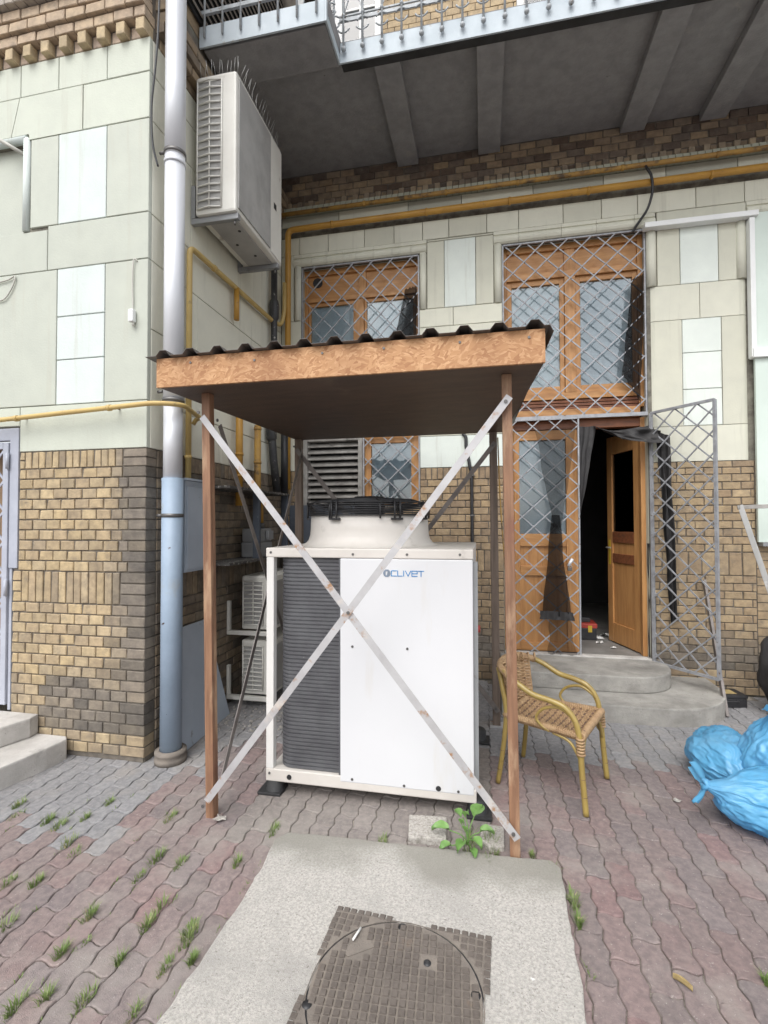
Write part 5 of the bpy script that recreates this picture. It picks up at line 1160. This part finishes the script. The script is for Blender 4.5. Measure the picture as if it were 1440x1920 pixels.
# woven seat: wefts over and under warps, wrapped rim
sw = MB(); sx0, sx1 = -.225, .245
def hw_(x): return .195+.05*(x-sx0)/(sx1-sx0)
def dip(x, y): return -.018*(1-(x/.25)**2)*(1-(y/.25)**2)
nw = 34; sd_ = MB()
for i in range(nw):
    x = sx0+(sx1-sx0)*(i+.5)/nw; h_ = hw_(x)
    (sd_ if i % 3 == 1 else sw).tube([(x, y_, ST+dip(x, y_)+.0055*math.sin((y_/h_)*8*math.pi+math.pi*(i % 2))) for y_ in [-h_+2*h_*k_/32 for k_ in range(33)]], .0062, 5)
for j in range(17):
    u_ = -1+2*(j+.5)/17
    sw.tube([(x, u_*hw_(x), ST+dip(x, u_*hw_(x))) for x in [sx0+(sx1-sx0)*k_/8 for k_ in range(9)]], .005, 5)
tag(sw.build('woven_seat', M['wicker'], chx, world=False), kind='stuff'); tag(sd_.build('dark_strand', M['wickerdark'], chx, world=False), kind='stuff')
rim = [(sx0, -.195, ST), (sx1, -.245, ST), (sx1, .245, ST), (sx0, .195, ST)]
for p_, q_ in zip(rim, rim[1:]+rim[:1]):
    p_, q_ = Vector(p_), Vector(q_); T('seat_rim', [p_, q_], .017, M['wicker'])
    wr = MB(); L_ = (q_-p_).length; d_ = (q_-p_)/L_; s2 = d_.cross(Vector((0, 0, 1))); k_ = 0
    while k_ < L_:
        c0 = p_+d_*k_; wr.tube([c0+(s2*math.cos(t*math.pi/4)+Vector((0, 0, 1))*math.sin(t*math.pi/4))*.0185 for t in range(8)], .0062, 4, closed=True); k_ += .0125
    tag(wr.build('rim_wrapping', M['wicker'], chx, world=False), kind='stuff')
# woven back
bw = MB()
def backp(u, z): # u -1..1
    t = math.pi+u*1.02; R_ = .235-.02*(1-(z-ST)/.34); return (-.07+R_*math.cos(t)-.035*(z-ST)/.34, R_*1.03*math.sin(t), z)
for i in range(26):
    z = ST+.005+.265*i/25; bw.tube([tuple(Vector(backp(-1+2*k_/40, z))*1+Vector((.005*math.sin(k_/40*14*math.pi+math.pi*(i % 2)), 0, 0))) for k_ in range(41)], .0058, 5)
for j in range(12): u_ = -1+2*j/11; bw.tube([backp(u_, ST+.272*k_/6) for k_ in range(7)], .006, 5)
tag(bw.build('woven_back', M['wicker'], chx, world=False), kind='stuff')

# ------------------------------------------------------------ blue bin bags
def bag(name, label, c, rad, knot, seed, pleat=16, ears=True):
    t = thing(name, label, 'rubbish bag', (c[0], c[1], 0), group='tied blue rubbish bags')
    ax = Vector(knot).normalized(); u = ax.orthogonal().normalized(); v = ax.cross(u); C_ = Vector(c); nu, nv = 180, 90
    R3 = Vector(rad)
    def f(a, b):
        th = math.pi*b; ph = 2*math.pi*a
        d = ax*math.cos(th)+(u*math.cos(ph)+v*math.sin(ph))*math.sin(th)
        p = Vector((d.x*R3.x, d.y*R3.y, d.z*R3.z))
        sv = Vector((seed*5.3, seed*2.1, 0)); k = 1+.12*noise.noise(d*1.6+sv)
        near = max(0, math.cos(th*.5))**1.3*math.sin(th)
        w_ = ph+.5*noise.noise(d*2.2+sv)+.25*noise.noise(d*5+sv)
        k += near*.030*(1-2*abs(math.sin(pleat*.5*w_)))+near*.014*(1-2*abs(math.sin(pleat*1.15*w_+1)))
        far = 1-.6*max(0, math.cos(th*.5))
        for fq, am in ((2.6, .055), (5.5, .028), (11, .012)):
            q_ = d*fq+sv+Vector((0, 0, fq)); k += far*am*((1-abs(noise.noise(q_)*2.2))-.55)
        k += .26*math.exp(-(th/.22)**2)            # neck pulled to the knot
        p = p*k
        q = C_+p
        if q.z < .004: q.z = .004+.003*noise.noise(d*9); q.x += p.x*.06; q.y += p.y*.06
        return tuple(q)
    MB().grid(f, nu, nv).build('film', M['bag'], t)
    kp = Vector(f(0, 0))-ax*.012
    MB().tube([kp+(u*math.cos(i*math.pi/7)+v*math.sin(i*math.pi/7))*.020+ax*.006*math.sin(i*2) for i in range(14)], .013, 8, closed=True).build('knot', M['bag'], t)
    for s_ in (-1, 1):
        d2 = (ax*.35+u*s_*.9+Vector((0, 0, -.25 if ears == 'droop' else .1))).normalized(); w2 = d2.cross(ax).normalized()
        def g_(a, b, d2=d2, w2=w2):
            L_ = .105*b; wd = .012+.036*math.sin(b*2.4); q = kp+d2*L_+w2*(a-.5)*2*wd+ax*(.012*math.sin(a*9+seed)*b+.02*b*b)
            return (q.x, q.y, max(.006, q.z+.012*noise.noise(q*30)))
        MB().grid(g_, 10, 8).build('tied_ear', M['bag'], t)
    return t
bag('rubbish_bag', 'slumped blue rubbish bag at the left of the pile', (1.41, 3.27, .135), (.205, .27, .165), (-.15, -.9, -.05), 1, 15)
bag('rubbish_bag', 'upright blue rubbish bag with knot on top at right edge', (1.60, 3.06, .20), (.22, .22, .25), (-.16, -.12, 1), 2, 17)
bag('rubbish_bag', 'large blue rubbish bag lying in front with knot toward the slab', (1.52, 2.80, .14), (.36, .20, .165), (-1, .10, .28), 3, 13, 'droop')
# ------------------------------------------------------------ objects by the right wall
tb = thing('black_case', 'small black plastic case with label on the paving by the wall', 'case', (2.0, 4.66, 0), .15)
MB().box(-.13, .13, -.085, .085, .0, .075).build('body', M['black'], tb, bevel=.008, world=False); MB().box(-.135, .135, -.09, .09, .076, .105).build('lid', M['black'], tb, bevel=.008, world=False)
MB().box(-.06, .07, -.05, .05, .1055, .107).build('label_sticker', M['dryleaf'], tb, world=False); MB().tube(bendpath([(-.05, -.088, .06), (-.05, -.11, .06), (.05, -.11, .06), (.05, -.088, .06)], .02), .006, 8).build('handle', M['black'], tb, world=False)
dbar = MB().bar((1.885, 4.36, .0), (1.955, 4.905, 1.02), .045, .022, (1, 0, 0)); tag(dbar.build('dark_profile', M['bracedark'], bevel=.003), 'dark metal profile leaning on the wall behind the open gate', 'metal profile')
mf = thing('metal_frame', 'aluminium frame leaning on the wall at the right edge', 'metal frame', (2.4, 4.6, 0))
MB().bar((2.115, 4.60, 1.69), (2.52, 4.42, .02), .04, .03, (.5, 1, 0)).build('frame_side', M['steel'], mf, bevel=.003); MB().bar((2.10, 4.60, 1.672), (2.85, 4.64, 1.70), .034, .03, (0, 1, 0)).build('frame_top', M['louver'], mf, bevel=.003)
MB().bar((2.86, 4.64, 1.7), (3.22, 4.45, .02), .04, .03, (.5, 1, 0)).build('frame_side', M['steel'], mf, bevel=.003)
def sackf(a, b):
    th = math.pi*b; ph = 2*math.pi*a; d = Vector((math.sin(th)*math.cos(ph), math.sin(th)*math.sin(ph), math.cos(th)))
    k = 1+.16*noise.noise(d*2.2)+.05*noise.noise(d*6); return (2.42+.24*d.x*k, 4.45+.2*d.y*k, max(.003, .36+.40*d.z*k))
tag(MB().grid(sackf, 40, 26).build('black_sack', M['cloth']), 'crumpled black sack at the right edge against the wall', 'sack')
# toolbox and papers inside the doorway
tx = thing('toolbox', 'black and red toolbox on the floor inside the doorway', 'toolbox', (1.03, 5.75, .273))
MB().box(.87, 1.19, 5.62, 5.86, .274, .40).build('body', M['black'], tx, bevel=.008); MB().box(.865, 1.195, 5.615, 5.865, .401, .45).build('lid', M['red'], tx, bevel=.008); MB().box(1.10, 1.14, 5.608, 5.614, .36, .43).build('latch', M['yellowp'], tx); MB().box(.92, 1.14, 5.69, 5.77, .451, .50).build('tray', M['black'], tx, bevel=.006)
PAPERS = []
for i, (x, y, s_, lab) in enumerate(((1.22, 5.72, .07, 'crumpled white paper inside the doorway behind the others'), (1.20, 5.50, .05, 'small crumpled paper in the middle of the doorway floor'), (1.27, 5.30, .045, 'paper scrap nearest the open door leaf'), (1.33, 5.85, .09, 'larger paper sheet deep inside beside the toolbox'))):
    PAPERS.append((x, y, s_, lab))
# ------------------------------------------------------------ plants and litter
gm_ = MB()
def tuft(x, y, n, h, spread):
    for i in range(n):
        a = rnd.uniform(0, 2*math.pi); r = spread*math.sqrt(rnd.random()); bx, by = x+r*math.cos(a)*.55, y+r*math.sin(a)*1.7
        L_ = h*rnd.uniform(.45, 1.1); le = rnd.uniform(.15, .95); da = a+rnd.uniform(-.9, .9); w_ = rnd.uniform(.0014, .0030)
        px_, py_ = -math.sin(da)*w_, math.cos(da)*w_; vs = []
        for k in range(4):
            t = k/3; o_ = L_*le*t*t*.8; z_ = L_*t*(1-.32*le*t); ww = 1-t*.92
            vs += [(bx+math.cos(da)*o_+px_*ww, by+math.sin(da)*o_+py_*ww, z_-.006), (bx+math.cos(da)*o_-px_*ww, by+math.sin(da)*o_-py_*ww, z_-.006)]
        gm_.add(vs, [(2*k, 2*k+1, 2*k+3, 2*k+2) for k in range(3)], True)
tufts = [[-2.51, 2.24], [-2.44, 2.16], [-2.23, 2.15], [-2.06, 2.21], [-2.04, 2.36], [-1.98, 2.03], [-1.62, 2.3], [-2.14, 2.13], [-1.9, 1.78], [-1.9, 1.97], [-1.49, 2.02], [-1.36, 2.01], [-1.11, 2.06], [-1.49, 1.9], [-2.02, 1.74], [-1.81, 1.56], [-1.5, 1.51], [-1.53, 1.67], [-1.45, 1.57], [-1.28, 1.68], [-1.29, 1.77], [-1.11, 1.7], [-1.02, 1.58], [-1.1, 1.54], [-1.09, 1.66], [-1.27, 1.53], [-1.28, 1.38], [-1.41, 1.36], [-1.48, 1.32], [-1.09, 1.37], [-.49, 2.33], [-1.04, 2.31], [.05, 2.37], [.35, 2.13], [.35, 2.02], [.92, 1.89], [.21, 2.38]]
for i, (x, y) in enumerate(tufts): tuft(x, y, rnd.randint(35, 110), rnd.uniform(.022, .05), rnd.uniform(.014, .036))
tuft(-.08, 2.37, 60, .085, .05); tuft(.02, 2.36, 70, .075, .06); tuft(.30, 2.28, 20, .05, .03)
for i in range(16): tuft(.345+rnd.uniform(-.006, .006), rnd.uniform(1.3, 2.2), 9, .03, .012); tuft(-1.005+rnd.uniform(-.006, .006), rnd.uniform(1.2, 2.1), 4, .022, .01)
for i in range(70):
    k = rnd.randint(-14, 5); tuft(-1.77+.1*k+rnd.uniform(-.01, .01), rnd.uniform(1.2, 2.5), rnd.randint(3, 9), .02, .014) if -1.77+.1*k < -1.06 else None
tag(gm_.build('grass', M['grass']), 'small grass tufts growing in the paving joints', 'grass', kind='stuff')
pl = thing('weed_plant', 'bright green broad leaved weed growing between the stone blocks', 'plant', (-.085, 2.40, 0))
def leafm(base, tip, wdt, up, seed, rip=.0012):
    B_, T_ = Vector(base), Vector(tip); d = T_-B_; sd = d.cross(Vector((0, 0, 1))).normalized(); nn = sd.cross(d).normalized()
    def f(u, v):
        w_ = wdt*math.sin(math.pi*min(1, v*.93+.05))**.75*(1.15-.5*v); s_ = (u-.5)*2
        q = B_+d*v+sd*s_*w_+nn*(.018*abs(s_)+up*math.sin(math.pi*v)+rip*math.sin(v*18+seed)*abs(s_)); return tuple(q)
    return MB().grid(f, 8, 12)
pc_ = Vector((-.085, 2.40, 0))
for i, (tx_, ty_, tz_, w_, L_) in enumerate(((-.13, -.01, .10, .042, .10), (.05, .09, .17, .045, .11), (-.03, -.09, .07, .03, .09), (.045, -.06, .075, .03, .085), (-.10, -.07, .03, .028, .07), (.0, .02, .19, .022, .07), (.09, .01, .10, .03, .08), (-.05, .07, .15, .026, .07), (.03, -.10, .04, .022, .06), (-.02, .0, .15, .018, .06), (.0, -.02, .12, .02, .06))):
    tz_ *= .68; w_ *= .85; L_ *= .85; tip = pc_+Vector((tx_, ty_, tz_)); dr_ = Vector((tx_, ty_, tz_*.25)).normalized() if (abs(tx_)+abs(ty_)) > .03 else Vector((.3, -.4, .8)).normalized(); bs_ = tip-dr_*L_*.5
    st1 = MB().tube(smoothpath([pc_, pc_+Vector((tx_*.2, ty_*.2, tz_*.6)), bs_], 4), .0026, 6).build('stem', M['leaf'], pl)
    leafm(bs_, tip+dr_*L_*.5+Vector((0, 0, -.02)), w_, .012, i).build('leaf', M['leaf'], pl)
tag(leafm((.618, 1.84, .004), (.664, 1.80, .004), .006, .004, 3, 0).build('fallen_leaf', M['dryleaf']), 'yellow dry leaf lying on the red paving at right', 'leaf')
def scrap(name, x, y, z, s_, lab, m, seed, cat='litter', grp=None):
    rr = random.Random(seed); n = 11; pts = [(x+s_*rr.uniform(.45, 1.1)*math.cos(i*2*math.pi/n), y+s_*rr.uniform(.4, .9)*math.sin(i*2*math.pi/n)) for i in range(n)]
    b = MB(); vs = [(px_, py_, z+rr.uniform(0, .35)*s_) for px_, py_ in pts]+[(x+s_*.3*math.cos(i*2.1), y+s_*.3*math.sin(i*2.1), z+rr.uniform(.1, .5)*s_) for i in range(3)]
    b.add(vs, [(i, (i+1) % n, n+min(2, i*3//n)) for i in range(n)]+[(3, n+1, n), (7, n+2, n+1), (0, n, n+2), (n, n+1, n+2)]); return tag(b.build(name, m), lab, cat, grp)
for x, y, s_, lab, m_ in ((1.04, 3.0, .03, 'white splash of litter on paving left of the blue bags', 'granite'), (.15, 1.72, .009, 'tiny white scrap lying on the concrete slab', 'paper'), (-1.36, 2.345, .04, 'pale mortar lump at the foot of the left shelter post', 'granite')):
    scrap('litter_scrap', x, y, .023 if in_slab(x, y) else .001, s_, lab, M[m_], int(x*100))
for i, (x, y, s_, lab) in enumerate(PAPERS): scrap('paper_scrap', x, y, .274, s_, lab, M['paper'], 40+i, 'paper', 'papers on the doorway floor')
tag(MB().tube([(-.475, 1.735, .036), (-.46, 1.79, .036)], .0042, 8).build('cigarette_end', M['paper']), 'white cigarette end on the manhole lid', 'litter')
